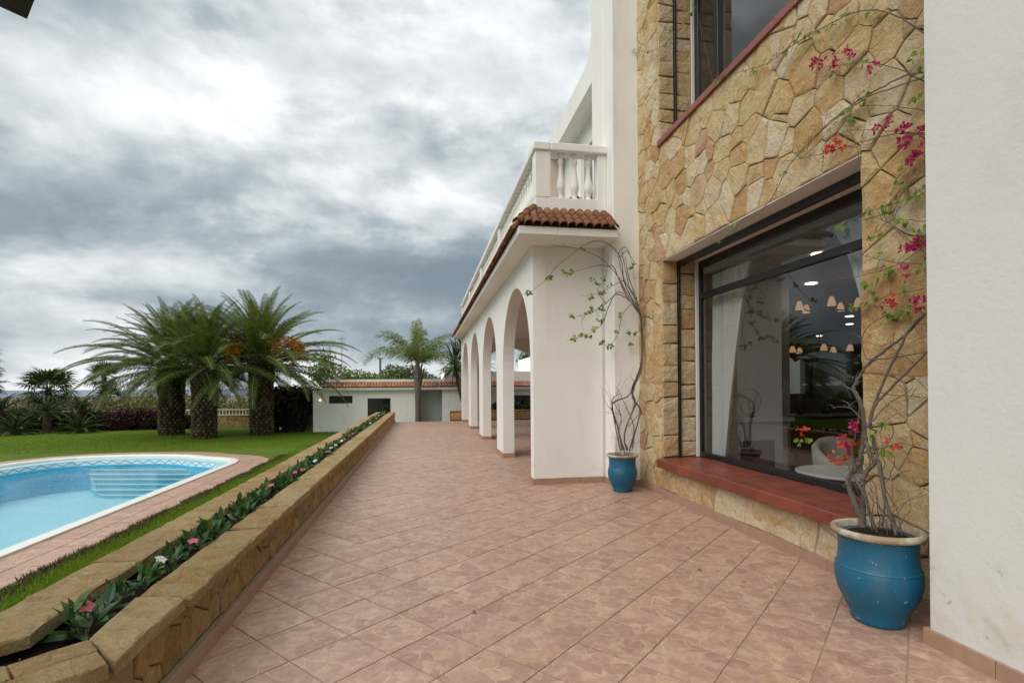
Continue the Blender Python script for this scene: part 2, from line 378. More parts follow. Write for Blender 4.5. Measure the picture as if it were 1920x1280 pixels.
def emit(name, col, st):
    m, g = mat(name); bs(g, (.8, .7, .6), .5)
    g.put(g.b.inputs['Emission Color'], col); g.b.inputs['Emission Strength'].default_value = st
    return m
MT['downlight'] = emit('downlight', (1, .86, .62), 6.0)
MT['shade'] = emit('lamp_shade', (1, .52, .26), .34)
MT['wall_lamp'] = emit('wall_lamp_glow', (1, .75, .42), 1.6)

# ---------------------------------------------------------------- mesh helpers
def origin(p):
    v = Vector((0, 0, 0))
    while p is not None: v += p.location; p = p.parent
    return v
class MB:
    def __init__(s): s.v = []; s.f = []
    def add(s, vs, fs):
        o = len(s.v); s.v += [tuple(q) for q in vs]; s.f += [tuple(i+o for i in q) for q in fs]; return s
    def box(s, x0, x1, y0, y1, z0, z1, b=0):
        if b <= 0:
            vs = [(x, y, z) for z in (z0, z1) for x, y in ((x0, y0), (x1, y0), (x1, y1), (x0, y1))]
            return s.add(vs, [(0, 3, 2, 1), (4, 5, 6, 7), (0, 1, 5, 4), (1, 2, 6, 5), (2, 3, 7, 6), (3, 0, 4, 7)])
        vs = []; b = min(b, (x1-x0)*.45, (y1-y0)*.45, (z1-z0)*.45)
        def ring(z, i):
            return [(x0+i, y0+b+0 if i == 0 else y0+i, z)] if False else [
                (x0+i+b, y0+i, z), (x1-i-b, y0+i, z), (x1-i, y0+i+b, z), (x1-i, y1-i-b, z), (x1-i-b, y1-i, z), (x0+i+b, y1-i, z), (x0+i, y1-i-b, z), (x0+i, y0+i+b, z)]
        for z, i in ((z0, b*.7), (z0+b, 0), (z1-b, 0), (z1, b*.7)): vs += ring(z, i)
        fs = [tuple(range(7, -1, -1)), tuple(range(24, 32))]
        for k in range(3):
            for i in range(8):
                j = (i+1) % 8; fs.append((k*8+i, k*8+j, k*8+8+j, k*8+8+i))
        return s.add(vs, fs)
    def tube(s, path, r0, r1=None, sides=6, cap=True):
        r1 = r0 if r1 is None else r1
        P = [Vector(p) for p in path]; n = len(P)
        t0 = (P[1]-P[0]).normalized(); a = t0.orthogonal().normalized(); vs = []
        for i, p in enumerate(P):
            t = (P[min(i+1, n-1)]-P[max(i-1, 0)])
            t = t.normalized() if t.length > 1e-9 else t0
            a = (a-t*a.dot(t)); a = a.normalized() if a.length > 1e-6 else t.orthogonal().normalized()
            b = t.cross(a); r = r0+(r1-r0)*i/(n-1)
            for k in range(sides):
                w = 2*math.pi*k/sides; vs.append(p+(a*math.cos(w)+b*math.sin(w))*r)
        fs = [(i*sides+k, i*sides+(k+1) % sides, (i+1)*sides+(k+1) % sides, (i+1)*sides+k) for i in range(n-1) for k in range(sides)]
        if cap: fs += [tuple(range(sides-1, -1, -1)), tuple((n-1)*sides+k for k in range(sides))]
        return s.add(vs, fs)
    def lathe(s, prof, c=(0, 0, 0), sides=24, cap=True):
        vs = []
        for r, z in prof:
            for k in range(sides):
                w = 2*math.pi*k/sides; vs.append((c[0]+r*math.cos(w), c[1]+r*math.sin(w), c[2]+z))
        n = len(prof)
        fs = [(i*sides+k, i*sides+(k+1) % sides, (i+1)*sides+(k+1) % sides, (i+1)*sides+k) for i in range(n-1) for k in range(sides)]
        if cap: fs += [tuple(range(sides-1, -1, -1)), tuple((n-1)*sides+k for k in range(sides))]
        return s.add(vs, fs)
    def mesh(s, name, m=None, smooth=False, off=Vector((0, 0, 0))):
        me = bpy.data.meshes.new(name)
        me.from_pydata([(a-off[0], b-off[1], c-off[2]) for a, b, c in s.v], [], s.f)
        if m: me.materials.append(MT[m])
        if smooth: me.polygons.foreach_set('use_smooth', [True]*len(me.polygons))
        me.update()
        return me
    def build(s, name, m, parent=None, smooth=False, loc=None):
        off = origin(parent)
        base = Vector(loc) if loc is not None else off
        o = bpy.data.objects.new(name, s.mesh(name, m, smooth, base)); C.objects.link(o)
        if parent is not None: o.parent = parent
        o.location = base-off
        return o
def inst(name, me, parent, loc=(0, 0, 0), rot=None, sc=None, mtx=None):
    o = bpy.data.objects.new(name, me); C.objects.link(o)
    if parent is not None: o.parent = parent
    if mtx is not None: o.matrix_local = mtx
    else:
        o.location = loc
        if rot is not None: o.rotation_euler = rot
        if sc is not None: o.scale = sc if isinstance(sc, (tuple, list)) else (sc, sc, sc)
    return o
def thing(name, label, cat, loc=(0, 0, 0), group=None):
    o = bpy.data.objects.new(name, None); C.objects.link(o); o.location = loc; o.empty_display_size = .2
    return tag(o, label, cat, group)
def tag(o, label, cat, group=None):
    o['label'] = label; o['category'] = cat
    if group: o['group'] = group
    return o
def struct(o): o['kind'] = 'structure'; return o
def stuff(o): o['kind'] = 'stuff'; return o
def smooth_path(P, k=4):
    P = [Vector(p) for p in P]; out = []
    for i in range(len(P)-1):
        p0, p1, p2, p3 = P[max(i-1, 0)], P[i], P[i+1], P[min(i+2, len(P)-1)]
        for j in range(k):
            t = j/k
            out.append(.5*((2*p1)+(p2-p0)*t+(2*p0-5*p1+4*p2-p3)*t*t+(3*p1-p0-3*p2+p3)*t**3))
    out.append(P[-1]); return out

# ---- polygons
def clip(poly, nx, ny, d):          # keep nx*x+ny*y <= d
    out = []
    for i in range(len(poly)):
        a, b = poly[i], poly[(i+1) % len(poly)]
        da, db = nx*a[0]+ny*a[1]-d, nx*b[0]+ny*b[1]-d
        if da <= 0: out.append(a)
        if (da < 0 < db) or (db < 0 < da):
            t = da/(da-db); out.append((a[0]+(b[0]-a[0])*t, a[1]+(b[1]-a[1])*t))
    return out
def area(p):
    return .5*abs(sum(p[i][0]*p[(i+1) % len(p)][1]-p[(i+1) % len(p)][0]*p[i][1] for i in range(len(p)))) if len(p) > 2 else 0
def inset(poly, d):
    A = sum(poly[i][0]*poly[(i+1) % len(poly)][1]-poly[(i+1) % len(poly)][0]*poly[i][1] for i in range(len(poly)))
    if A < 0: poly = poly[::-1]
    out = poly
    for i in range(len(poly)):
        a, b = poly[i], poly[(i+1) % len(poly)]; L = math.hypot(b[0]-a[0], b[1]-a[1])
        if L < 1e-6: continue
        nx, ny = (b[1]-a[1])/L, -(b[0]-a[0])/L
        out = clip(out, nx, ny, nx*a[0]+ny*a[1]-d)
        if len(out) < 3: return []
    return out
def crazy(u0, u1, v0, v1, size, r, holes=(), asp=1.0, relax=1, wt=.25):
    """irregular convex polygons (a power diagram) filling a rectangle round some rectangular holes"""
    nu, nv = max(1, round((u1-u0)/(size*asp))), max(1, round((v1-v0)/size)); S = []
    for j in range(nv):
        for i in range(nu):
            S.append([u0+(u1-u0)*(i+.5+r.uniform(-.46, .46))/nu, v0+(v1-v0)*(j+.5+r.uniform(-.46, .46))/nv, r.uniform(0, wt)*size*size])
    S = [s for s in S if not any(h[0]+.03 < s[0] < h[1]-.03 and h[2]+.03 < s[1] < h[3]-.03 for h in holes)]
    extra = []
    def cells(final=False):
        out = []
        for i, (x, y, w) in enumerate(S):
            near = sorted(((q[0]-x)**2+(q[1]-y)**2, j) for j, q in enumerate(S) if j != i)[:18]
            poly = [(u0, v0), (u1, v0), (u1, v1), (u0, v1)]
            for _, j in near:
                q = S[j]; nx, ny = q[0]-x, q[1]-y
                poly = clip(poly, 2*nx, 2*ny, q[0]**2+q[1]**2-q[2]-x*x-y*y+w)
                if len(poly) < 3: break
            for h in holes:
                if len(poly) < 3: break
                ins = clip(clip(clip(clip(poly, 1, 0, h[1]), -1, 0, -h[0]), 0, 1, h[3]), 0, -1, -h[2])
                if len(ins) > 2 and area(ins) > 1e-5:
                    sides = ((1, 0, h[0]), (-1, 0, -h[1]), (0, 1, h[2]), (0, -1, -h[3]))
                    k = max(sides, key=lambda q: area(clip(poly, *q))); rem = clip(poly, -k[0], -k[1], -k[2]); poly = clip(poly, *k)
                    if final and len(rem) > 2:
                        e = max((clip(rem, *q) for q in sides if q != k), key=area)
                        if area(e) > .002: extra.append(e)
            out.append(poly)
        return out
    for _ in range(relax):
        for s, p in zip(S, cells()):
            if len(p) > 2:
                s[0] += .45*(sum(q[0] for q in p)/len(p)-s[0]); s[1] += .45*(sum(q[1] for q in p)/len(p)-s[1])
    return [p for p in cells(True)+extra if len(p) > 2 and area(p) > .0012]
def piece(poly, f, h, r, joint=.006, bev=.016, rough=.006):
    """a stone: outline poly in (u,v), thickness h along w; f maps (u,v,w) to space"""
    p = inset(poly, joint)
    if len(p) < 3: return None
    q = []
    for i in range(len(p)):
        a, b = p[i], p[(i+1) % len(p)]; L = math.hypot(b[0]-a[0], b[1]-a[1])
        if L < .015: continue
        q.append((a[0]+r.uniform(-.3, .3)*rough, a[1]+r.uniform(-.3, .3)*rough))
        if L > .11: q.append(((a[0]+b[0])/2+r.uniform(-1, 1)*rough, (a[1]+b[1])/2+r.uniform(-1, 1)*rough))
    if len(q) < 3: return None
    n = len(q); cx, cy = sum(a for a, _ in q)/n, sum(b for _, b in q)/n
    def sc(d):
        o = []
        for a, b in q:
            L = math.hypot(a-cx, b-cy); k = max(.3, 1-d/L) if L > 1e-6 else 1; o.append((cx+(a-cx)*k, cy+(b-cy)*k))
        return o
    m = MB(); vs = [f(a, b, 0) for a, b in q]
    vs += [f(a, b, h*.5) for a, b in q]
    vs += [f(a, b, h*(.86+r.uniform(-.1, .1))) for a, b in sc(bev*.6)]
    vs += [f(a, b, h*(1+r.uniform(-.20, .20))) for a, b in sc(bev*3.5)]
    vs.append(f(cx, cy, h*(1+r.uniform(-.1, .3))))
    fs = []
    for k in range(3):
        for i in range(n): fs.append((k*n+i, k*n+(i+1) % n, k*n+n+(i+1) % n, k*n+n+i))
    for i in range(n): fs.append((3*n+i, 3*n+(i+1) % n, 4*n))
    return m.add(vs, fs)

# ---- foliage clouds: many small leaf-sized faces
def leaf_cloud(name, blobs, n, size, m, parent=None, seed=1, asp=.55, squash=1.0, shell=.45, clumps=9):
    rs = np.random.RandomState(seed); vols = np.array([b[3]*b[4]*b[5] for b in blobs])**.67; vols = vols/vols.sum(); V = []
    for b, w in zip(blobs, vols):
        k = max(8, int(n*w)); cl = rs.normal(size=(clumps, 3)); cl /= np.linalg.norm(cl, axis=1)[:, None]
        d = rs.normal(size=(k, 3)); d /= np.linalg.norm(d, axis=1)[:, None]
        pick = rs.randint(0, clumps, k); mixr = rs.uniform(0, 1, (k, 1))
        d = np.where(rs.uniform(size=(k, 1)) < .6, d*.55+cl[pick]*.75, d); d /= np.linalg.norm(d, axis=1)[:, None]
        rad = (1-shell*rs.uniform(0, 1, (k, 1))**1.5)*(.86+.28*rs.uniform(size=(clumps, 1))[pick])
        V.append(np.array(b[:3])+d*rad*np.array(b[3:6]))
    P = np.concatenate(V); k = len(P)
    a = rs.normal(size=(k, 3)); a[:, 2] *= squash; a /= np.linalg.norm(a, axis=1)[:, None]
    t = rs.normal(size=(k, 3)); c = np.cross(a, t); c /= np.linalg.norm(c, axis=1)[:, None]
    s = size*rs.uniform(.6, 1.35, (k, 1))
    q = np.stack([P-a*s, P+c*s*asp, P+a*s, P-c*s*asp], 1).reshape(-1, 3)
    off = np.array(origin(parent)); me = bpy.data.meshes.new(name)
    me.from_pydata((q-off).tolist(), [], np.arange(4*k).reshape(-1, 4).tolist()); me.materials.append(MT[m])
    o = bpy.data.objects.new(name, me); C.objects.link(o); o.parent = parent
    return o

# ---------------------------------------------------------------- ground, sea, lawn, terrace
GZ = -.6                                    # the garden lies lower than the terrace
def ground():
    xs = [-9000, -3000, -1200, -500, -200, -100, -60, -40, -25, -12, 0, 15, 40, 100, 300, 1500, 9000]
    ys = [-400, -60, -20, 0, 12, 22, 31, 33, 37, 45, 60, 90, 140, 220, 350, 600, 1100, 1750]
    def hz(x, y):
        if y < 32: return -3.2
        t = min(1, (y-32)/420); return -1.5-17.5*t**.8+.7*math.sin(x*.03+y*.02)*min(1, (y-32)/30)
    m = MB(); vs = [(x, y, hz(x, y)) for y in ys for x in xs]; n = len(xs)
    m.add(vs, [(j*n+i, j*n+i+1, (j+1)*n+i+1, (j+1)*n+i) for j in range(len(ys)-1) for i in range(n-1)])
    struct(m.build('ground', 'earth'))
    s = MB(); s.add([(-30000, 1700, -19.6), (30000, 1700, -19.6), (30000, 30000, -19.6), (-30000, 30000, -19.6)], [(0, 1, 2, 3)])
    struct(s.build('sea', 'sea'))
ground()

# pool outline (outer edge of the white coping), counter-clockwise from the near right
POOL = [(-5.45, 1.0), (-5.45, 16.3), (-5.55, 16.9), (-5.85, 17.4), (-6.3, 17.75), (-6.9, 18.1), (-7.5, 18.6), (-8.3, 18.95), (-9.3, 19.12), (-10.3, 19.12), (-11.1, 18.95), (-11.7, 18.5), (-12.1, 17.8), (-12.3, 17.0), (-12.4, 15.0), (-12.4, 1.0)]
def offset_poly(P, d):              # positive = inwards for a counter-clockwise outline
    n = len(P); out = []
    for i in range(n):
        a, b, c = Vector(P[i-1]), Vector(P[i]), Vector(P[(i+1) % n])
        e1, e2 = (b-a).normalized(), (c-b).normalized()
        n1, n2 = Vector((-e1.y, e1.x)), Vector((-e2.y, e2.x)); k = (n1+n2); k = k.normalized(); q = max(.4, k.dot(n1))
        p = b+k*(d/q); out.append((p.x, p.y))
    return out
def refine(P, m=.5):
    out = []
    for i in range(len(P)):
        a, b = P[i], P[(i+1) % len(P)]; k = max(1, int(math.hypot(b[0]-a[0], b[1]-a[1])/m))
        out += [(a[0]+(b[0]-a[0])*j/k, a[1]+(b[1]-a[1])*j/k) for j in range(k)]
    return out
def strip(P, Q, zp, zq, name, m, parent=None, uv=False):
    n = len(P); mb = MB(); mb.add([(x, y, zp) for x, y in P]+[(x, y, zq) for x, y in Q], [(i, (i+1) % n, n+(i+1) % n, n+i) for i in range(n)])
    o = mb.build(name, m, parent)
    if uv:
        L = [0]
        for i in range(n): L.append(L[-1]+math.hypot(P[(i+1) % n][0]-P[i][0], P[(i+1) % n][1]-P[i][1]))
        ul = o.data.uv_layers.new(name='UVMap')
        for i in range(n):
            for k, (u, v) in enumerate(((L[i], 1), (L[i+1], 1), (L[i+1], 0), (L[i], 0))): ul.data[i*4+k].uv = (u, v)
    return o
PAVE = offset_poly(POOL, -.82)
def lawn():
    outer = [(-60, -8), (-2.0, -8), (-2.0, 25.0), (12, 25.0), (12, 34), (-60, 34)]
    v = [[Vector((x, y, 0)) for x, y in outer], [Vector((x, y, 0)) for x, y in PAVE[::-1]]]
    tri = geometry.tessellate_polygon(v); pts = outer+PAVE[::-1]
    m = MB(); m.add([(x, y, GZ) for x, y in pts], [tuple(t) for t in tri])
    struct(m.build('lawn', 'lawn'))
lawn()
def grass():
    rs = np.random.RandomState(3)
    def blades(name, P, h, w, m):
        k = len(P); a = rs.uniform(0, 2*np.pi, k); H = h*rs.uniform(.5, 1.3, k)
        ln = rs.normal(scale=.4, size=(k, 2))*H[:, None]
        dx, dy = np.cos(a)*w, np.sin(a)*w
        z = np.full(k, GZ)
        v0 = np.stack([P[:, 0]-dx, P[:, 1]-dy, z], 1); v1 = np.stack([P[:, 0]+dx, P[:, 1]+dy, z], 1)
        v2 = np.stack([P[:, 0]+ln[:, 0], P[:, 1]+ln[:, 1], z+H], 1)
        V = np.stack([v0, v1, v2], 1).reshape(-1, 3)
        me = bpy.data.meshes.new(name); me.from_pydata(V.tolist(), [], np.arange(3*k).reshape(-1, 3).tolist()); me.materials.append(MT[m])
        o = bpy.data.objects.new(name, me); C.objects.link(o); return stuff(o)
    y = rs.uniform(3, 18, 60000); x = rs.uniform(-4.66, -3.3, 60000)
    x2 = -4.66+.06*np.sin(y*3.1)+.05*np.sin(y*7.7+1)+.03*np.sin(y*17); keep = x > x2
    x, y = x[keep], y[keep]; dry = x < -4.40+.05*np.sin(y*2.3)+.07*rs.normal(size=len(x))
    blades('dark_grass_edge', np.stack([x, y], 1)[dry], .055, .006, 'blade_dark')  # darker brown blades in a strip along the pool paving
    o1 = np.stack([x, y], 1)[~dry]
    y = 18.5+8.5*rs.uniform(0, 1, 70000)**1.2+rs.uniform(0, 4, 70000); x = rs.uniform(-24, -2.4, 70000)
    inp = y > 20.2
    o2 = np.stack([x, y], 1)[inp]
    y3 = rs.uniform(8, 21, 16000); x3 = rs.uniform(-4.6, -2.1, 16000); o3 = np.stack([x3, y3], 1)
    blades('grass', np.concatenate([o1, o2, o3]), .05, .0065, 'blade')
grass()
def pool():
    P0 = refine(POOL, .6); P1 = offset_poly(P0, .20); P2 = offset_poly(P0, .23); P3 = offset_poly(P0, .52); P4 = offset_poly(P0, .54)
    root = thing('swimming_pool', 'rounded swimming pool of blue mosaic with submerged steps and white rim', 'swimming pool', (-9, 10, GZ))
    m = MB(); n = len(P0)
    m.add([(x, y, GZ-.10) for x, y in P0]+[(x, y, GZ+.035) for x, y in P0]+[(x, y, GZ+.035) for x, y in P1]+[(x, y, GZ+.0) for x, y in P2]+[(x, y, GZ-.1) for x, y in P2],
          [(k*n+i, k*n+(i+1) % n, (k+1)*n+(i+1) % n, (k+1)*n+i) for k in range(4) for i in range(n)])
    m.build('white_rim', 'pool_white', root)
    strip(P2, P3, GZ-.045, GZ-.07, 'aqua_ledge', 'pool_ledge', root)
    strip(P3, P3, GZ-.07, GZ-.225, 'wave_frieze', 'frieze', root, True)
    strip(P3, P3, GZ-.225, GZ-1.0, 'mosaic_wall', 'pool_wall', root)
    fl = MB(); fl.add([(x, y, GZ-1.0) for x, y in P3], [tuple(range(n))]); fl.build('pool_floor', 'pool_floor', root)
    wt = MB(); wt.add([(x, y, GZ-.255) for x, y in P3], [tuple(range(n))]); w = wt.build('water', 'water', root)
    ends = [((-10.35, 18.45), (-7.35, 17.85)), ((-10.2, 18.15), (-7.28, 17.55)), ((-10.0, 17.85), (-7.33, 17.3)), ((-9.8, 17.6), (-7.5, 17.1)), ((-9.6, 17.25), (-7.75, 16.9)), ((-9.3, 17.0), (-8.1, 16.75))]
    for k, (a, b) in enumerate(ends):        # broad steps against the far end, narrowing to a rounded foot
        z = -.95-.11*k; dx, dy = .198, .980
        q = [(a[0]-.35-.02*k, 19.02-.25), (a[0]-.30, a[1]+.45), (a[0]-.16, a[1]+.12), a, b, (b[0]+.16, b[1]+.05), (b[0]+.30, b[1]+.40), (b[0]+.32, 18.35)]
        c = len(q); s = MB(); s.add([(x, y, GZ-1.02) for x, y in q]+[(x, y, z) for x, y in q], [tuple(range(c, 2*c))]+[(i, (i+1) % c, c+(i+1) % c, c+i) for i in range(c)])
        st = s.build('step', 'pool_step', root)
        nb = MB(); nb.tube([(x, y-.01, z) for x, y in q[1:-1]], .024, sides=5); nb.build('step_nosing', 'pool_white', st)
    d = MB(); d.lathe([(.14, 0), (.14, .03), (.10, .045)], (-9.75, 9.6, GZ-1.0), 14); d.build('floor_drain', 'white_trim', root)
    # paving round the pool
    pv = struct(strip(offset_poly(POOL, .0), PAVE, GZ-.012, GZ-.012, 'pool_paving', 'grout'))
    A, B = refine(offset_poly(POOL, -.005), .42), None
    r = random.Random(5)
    for lo, hi in ((.006, .41), (.416, .815)):
        I = offset_poly(A, -lo); O = offset_poly(A, -hi); n = len(A)
        for i in range(n):
            j = (i+1) % n
            if A[i][1] < 5 or A[i][0] < -12.1 and A[i][1] < 12: continue
            q = [I[i], I[j], O[j], O[i]]; p = inset(q, .004)
            if len(p) < 3: continue
            cx = sum(a for a, _ in p)/len(p); cy = sum(b for _, b in p)/len(p); h = r.uniform(-.0015, .0015); c = len(p)
            m = MB(); m.add([(x, y, GZ-.02) for x, y in p]+[(x, y, GZ+.004+h) for x, y in p], [tuple(range(c, 2*c))]+[(a, (a+1) % c, c+(a+1) % c, c+a) for a in range(c)])
            m.build('paving_tile', 'paver', pv, loc=(cx, cy, GZ))
pool()

TX0, TX1, TY0, TY1 = -1.33, 3.46, .9, 24.6
def terrace():
    m = MB(); m.box(-1.36, 3.5, -6, TY1, -3, -.006); m.box(3.5, 6, 8.2, TY1+.3, -3, -.008); t = m.build('terrace', 'grout'); struct(t)
    S, a = .4064, .839; ux, uy = math.sin(a), math.cos(a); vx, vy = -math.cos(a), math.sin(a); ox, oy = -.787, 3.224
    full = MB(); g = .0042; h = S/2-g
    def slab(mb, q, z0=-.012, z1=0., b=.0025):
        q = [p for k, p in enumerate(q) if math.hypot(p[0]-q[k-1][0], p[1]-q[k-1][1]) > .004]
        if len(q) < 3: return mb
        i = inset(q, b); c = len(q)
        if len(i) != c: i = [(x+(cx-x)*.015, y+(cy-y)*.015) for x, y in q for cx, cy in [(sum(a for a, _ in q)/c, sum(b for _, b in q)/c)]]
        A = sum(q[k][0]*q[(k+1) % c][1]-q[(k+1) % c][0]*q[k][1] for k in range(c))
        if A < 0: q = q[::-1]
        # match the inset's start to the outline's
        k0 = min(range(c), key=lambda k: (i[k][0]-q[0][0])**2+(i[k][1]-q[0][1])**2); i = i[k0:]+i[:k0]
        return mb.add([(x, y, z0) for x, y in q]+[(x, y, z1-b*.6) for x, y in q]+[(x, y, z1) for x, y in i],
                      [tuple(range(2*c, 3*c))]+[(r*c+k, r*c+(k+1) % c, (r+1)*c+(k+1) % c, (r+1)*c+k) for r in range(2) for k in range(c)])
    fm = slab(full, [(-h, -h), (h, -h), (h, h), (-h, h)]).mesh('tile', 'tile')
    rest = MB(); L = []
    for i in range(-70, 90):
        for j in range(-70, 90):
            cx, cy = ox+S*((i+.5)*ux+(j+.5)*vx), oy+S*((i+.5)*uy+(j+.5)*vy)
            if cy < TY0-.5 or cy > TY1+.5 or cx < TX0-.4 or cx > 6: continue
            if cx > TX1+.3 and cy < 8.0: continue
            q = [(cx+ux*p+vx*w, cy+uy*p+vy*w) for p, w in ((-h, -h), (h, -h), (h, h), (-h, h))]
            p = clip(clip(clip(q, -1, 0, -TX0), 0, 1, TY1), 0, -1, -TY0)
            p = clip(p, 1, 0, TX1 if cy < 8.6 else 5.7)
            if len(p) < 3 or area(p) < .002: continue
            cut = abs(area(p)-area(q)) > 1e-5
            inframe = cy > 1.9 and cx < 3.45 and abs(math.atan2(cx, cy)-.1685) < .84
            L.append((math.hypot(cx, cy) if inframe else 99, cx, cy, p, cut, i, j))
    L.sort(key=lambda t: t[0]); r = random.Random(3)
    for k, (d, cx, cy, p, cut, i, j) in enumerate(L):
        if k < 290 and d < 20:
            z = r.uniform(-.0012, .0008)
            mx = Matrix.Translation((cx, cy, z)) @ Matrix.Rotation(math.pi/2-a, 4, 'Z')
            if not cut:
                mx = mx @ Matrix.Rotation(r.choice((0, 1, 2, 3))*math.pi/2, 4, 'Z')
                inst('tile', fm, t, mtx=mx)
            else:
                loc = [((x-cx)*ux+(y-cy)*uy, (x-cx)*vx+(y-cy)*vy) for x, y in p]
                mb = slab(MB(), loc)
                if mb.v: inst('tile', mb.mesh('tile_cut', 'tile'), t, mtx=mx)
        else: slab(rest, p)
    stuff(rest.build('tile_rest', 'tile_far', t)).name = 'far_tiles'
terrace()

# ---------------------------------------------------------------- long stone planter
def planter():
    r = random.Random(11); zc = .48
    root = thing('stone_planter', 'long low ochre stone planter dividing the terrace from the lawn', 'planter', (-1.75, 12, 0))
    core = MB(); core.box(-1.44, -1.345, 2.45, 24.3, -.05, zc-.06); core.box(-2.09, -1.99, 2.95, 24.3, GZ-.3, zc-.06); core.box(-1.99, -1.44, 24.2, 24.3, -.3, zc-.06)
    core.add([(-1.345, 2.45, -.05), (-4.2, .25, -.05), (-4.2, .25, zc-.06), (-1.345, 2.45, zc-.06), (-1.44, 2.55, -.05), (-4.2, .42, -.05), (-4.2, .42, zc-.06), (-1.44, 2.55, zc-.06)],
             [(0, 1, 2, 3), (4, 7, 6, 5), (3, 2, 6, 7)])
    core.build('wall_core', 'core_mortar', root)
    so = MB(); so.add([(-2.1, 24.2, .37), (-1.44, 24.2, .37), (-1.44, 2.5, .37), (-4.2, .3, .37), (-4.2, 1.5, .37), (-2.1, 2.95, .37)], [(0, 5, 4, 3, 2, 1)])
    sob = so.build('soil', 'soil', root)
    # coping slabs
    def slab(q, name='coping_stone', z0=zc-.065, z1=zc):
        q = inset(q, .003)
        if len(q) < 3: return
        p = []
        for i in range(len(q)):
            a, b = q[i], q[(i+1) % len(q)]; L = math.hypot(b[0]-a[0], b[1]-a[1]); k = max(1, int(L/.09))
            for j in range(k): p.append((a[0]+(b[0]-a[0])*j/k+r.uniform(-.006, .006), a[1]+(b[1]-a[1])*j/k+r.uniform(-.006, .006)))
        n = len(p); i1 = [(x+(sx-x)*.022, y+(sy-y)*.022) for (x, y) in p for sx, sy in [(sum(a for a, _ in p)/n, sum(b for _, b in p)/n)]]
        i2 = [(x+(sx-x)*.16, y+(sy-y)*.16) for (x, y) in p for sx, sy in [(sum(a for a, _ in p)/n, sum(b for _, b in p)/n)]]
        cx, cy = sum(a for a, _ in p)/n, sum(b for _, b in p)/n; m = MB()
        m.add([(x, y, z0) for x, y in p]+[(x+r.uniform(-.006, .006), y, z1-.014+r.uniform(-.005, .005)) for x, y in p]+[(x, y, z1-.002+r.uniform(-.004, .002)) for x, y in i1]+[(x, y, z1+r.uniform(-.004, .005)) for x, y in i2]+[(cx, cy, z1)],
              [tuple(range(n-1, -1, -1))]+[(k*n+i, k*n+(i+1) % n, k*n+n+(i+1) % n, k*n+n+i) for k in range(3) for i in range(n)]+[(3*n+i, 3*n+(i+1) % n, 4*n) for i in range(n)])
        m.build(name, 'coping', root)
    y = 2.38; dx = .006
    slab([(-1.268, 2.388), (-1.27, 3.05), (-1.545, 3.12), (-1.498, 2.625)])
    y = 3.07
    while y < 24.3:
        y2 = min(24.4, y+r.uniform(.42, .95)); k = r.uniform(-.09, .09)
        slab([(-1.27-.003*y+.03, y+.0), (-1.27-.003*y2+.03, y2+k*.3), (-1.52-.006*min(y, 12)+r.uniform(-.012, .012), y2+k), (-1.52-.006*min(y, 12), y)]); y = y2
    y = 3.0
    slab([(-1.79, 2.72), (-1.83, 3.2), (-2.12, 3.2), (-2.12, 2.72), (-2.06, 2.50)])
    y = 3.2
    while y < 24.3:
        y2 = min(24.4, y+r.uniform(.45, 1.0)); k = r.uniform(-.09, .09)
        slab([(-1.82-.004*min(y, 20), y), (-1.82-.004*min(y2, 20), y2+k), (-2.125-.002*y2, y2), (-2.125-.002*y, y)]); y = y2
    # near end, turning away to the left behind the corner
    dvx, dvy = -.74, -.672; nx, ny = -.672, .74
    A0, M0, I0 = (-1.272, 2.383), (-1.385, 2.505), (-1.495, 2.622)
    for (p, q_), cuts in (((A0, M0), (0, .50, 1.15, 2.0, 3.0)), ((M0, I0), (0, .27, .95, 1.7, 2.9))):
        for s0, s1 in zip(cuts, cuts[1:]): slab([(p[0]+dvx*s0, p[1]+dvy*s0), (p[0]+dvx*s1, p[1]+dvy*s1), (q_[0]+dvx*s1, q_[1]+dvy*s1), (q_[0]+dvx*s0, q_[1]+dvy*s0)])
    for s0, s1 in ((.0, .7), (.7, 1.5), (1.5, 2.4)):
        a = (-2.1, 2.50)
        slab([(a[0]+dvx*s+nx*w, a[1]+dvy*s+ny*w) for s, w in ((s0, 0), (s1, 0), (s1, .3), (s0-.2 if s0 == 0 else s0, .3))])
    # crazy stone facing on the terrace side
    f = lambda u, v, w: (-1.345+w, u, v)
    P = crazy(2.42, 15.2, .105, zc-.07, .175, r, asp=1.05, wt=.5)
    for p in P:
        m = piece(p, f, .014*r.uniform(.6, 1.5), r, .004, .008, .010)
        if m: m.build('facing_stone', 'stone_low', root)
    rest = MB()
    for p in crazy(15.2, 24.3, .105, zc-.07, .18, r, asp=1.1):
        m = piece(p, f, .020, r, .005, .012, .006)
        if m: rest.add(m.v, m.f)
    stuff(rest.build('far_facing_stones', 'stone_low', root))
    fe = lambda u, v, w: (-1.335+dvx*u-nx*w, 2.44+dvy*u-ny*w, v)
    for p in crazy(0.02, 2.4, .105, zc-.07, .18, r):
        m = piece(p, fe, .028, r, .005, .014, .008)
        if m: m.build('facing_stone', 'stone_low', root)
    y = 2.36; sk = MB().box(-.006, .006, 0, .4, 0, .10, .003)
    while y < 24.3:
        y2 = min(24.3, y+.40)
        MB().box(-1.315, -1.295, y+.002, y2-.002, -.01, .10+r.uniform(-.002, .002), .003).build('skirting_tile', 'skirting', root, loc=(-1.3, y, 0)); y = y2
    MB().box(-1.345, -1.3155, 2.37, 24.3, -.01, .096).build('skirting_mortar', 'grout', root)
planter()

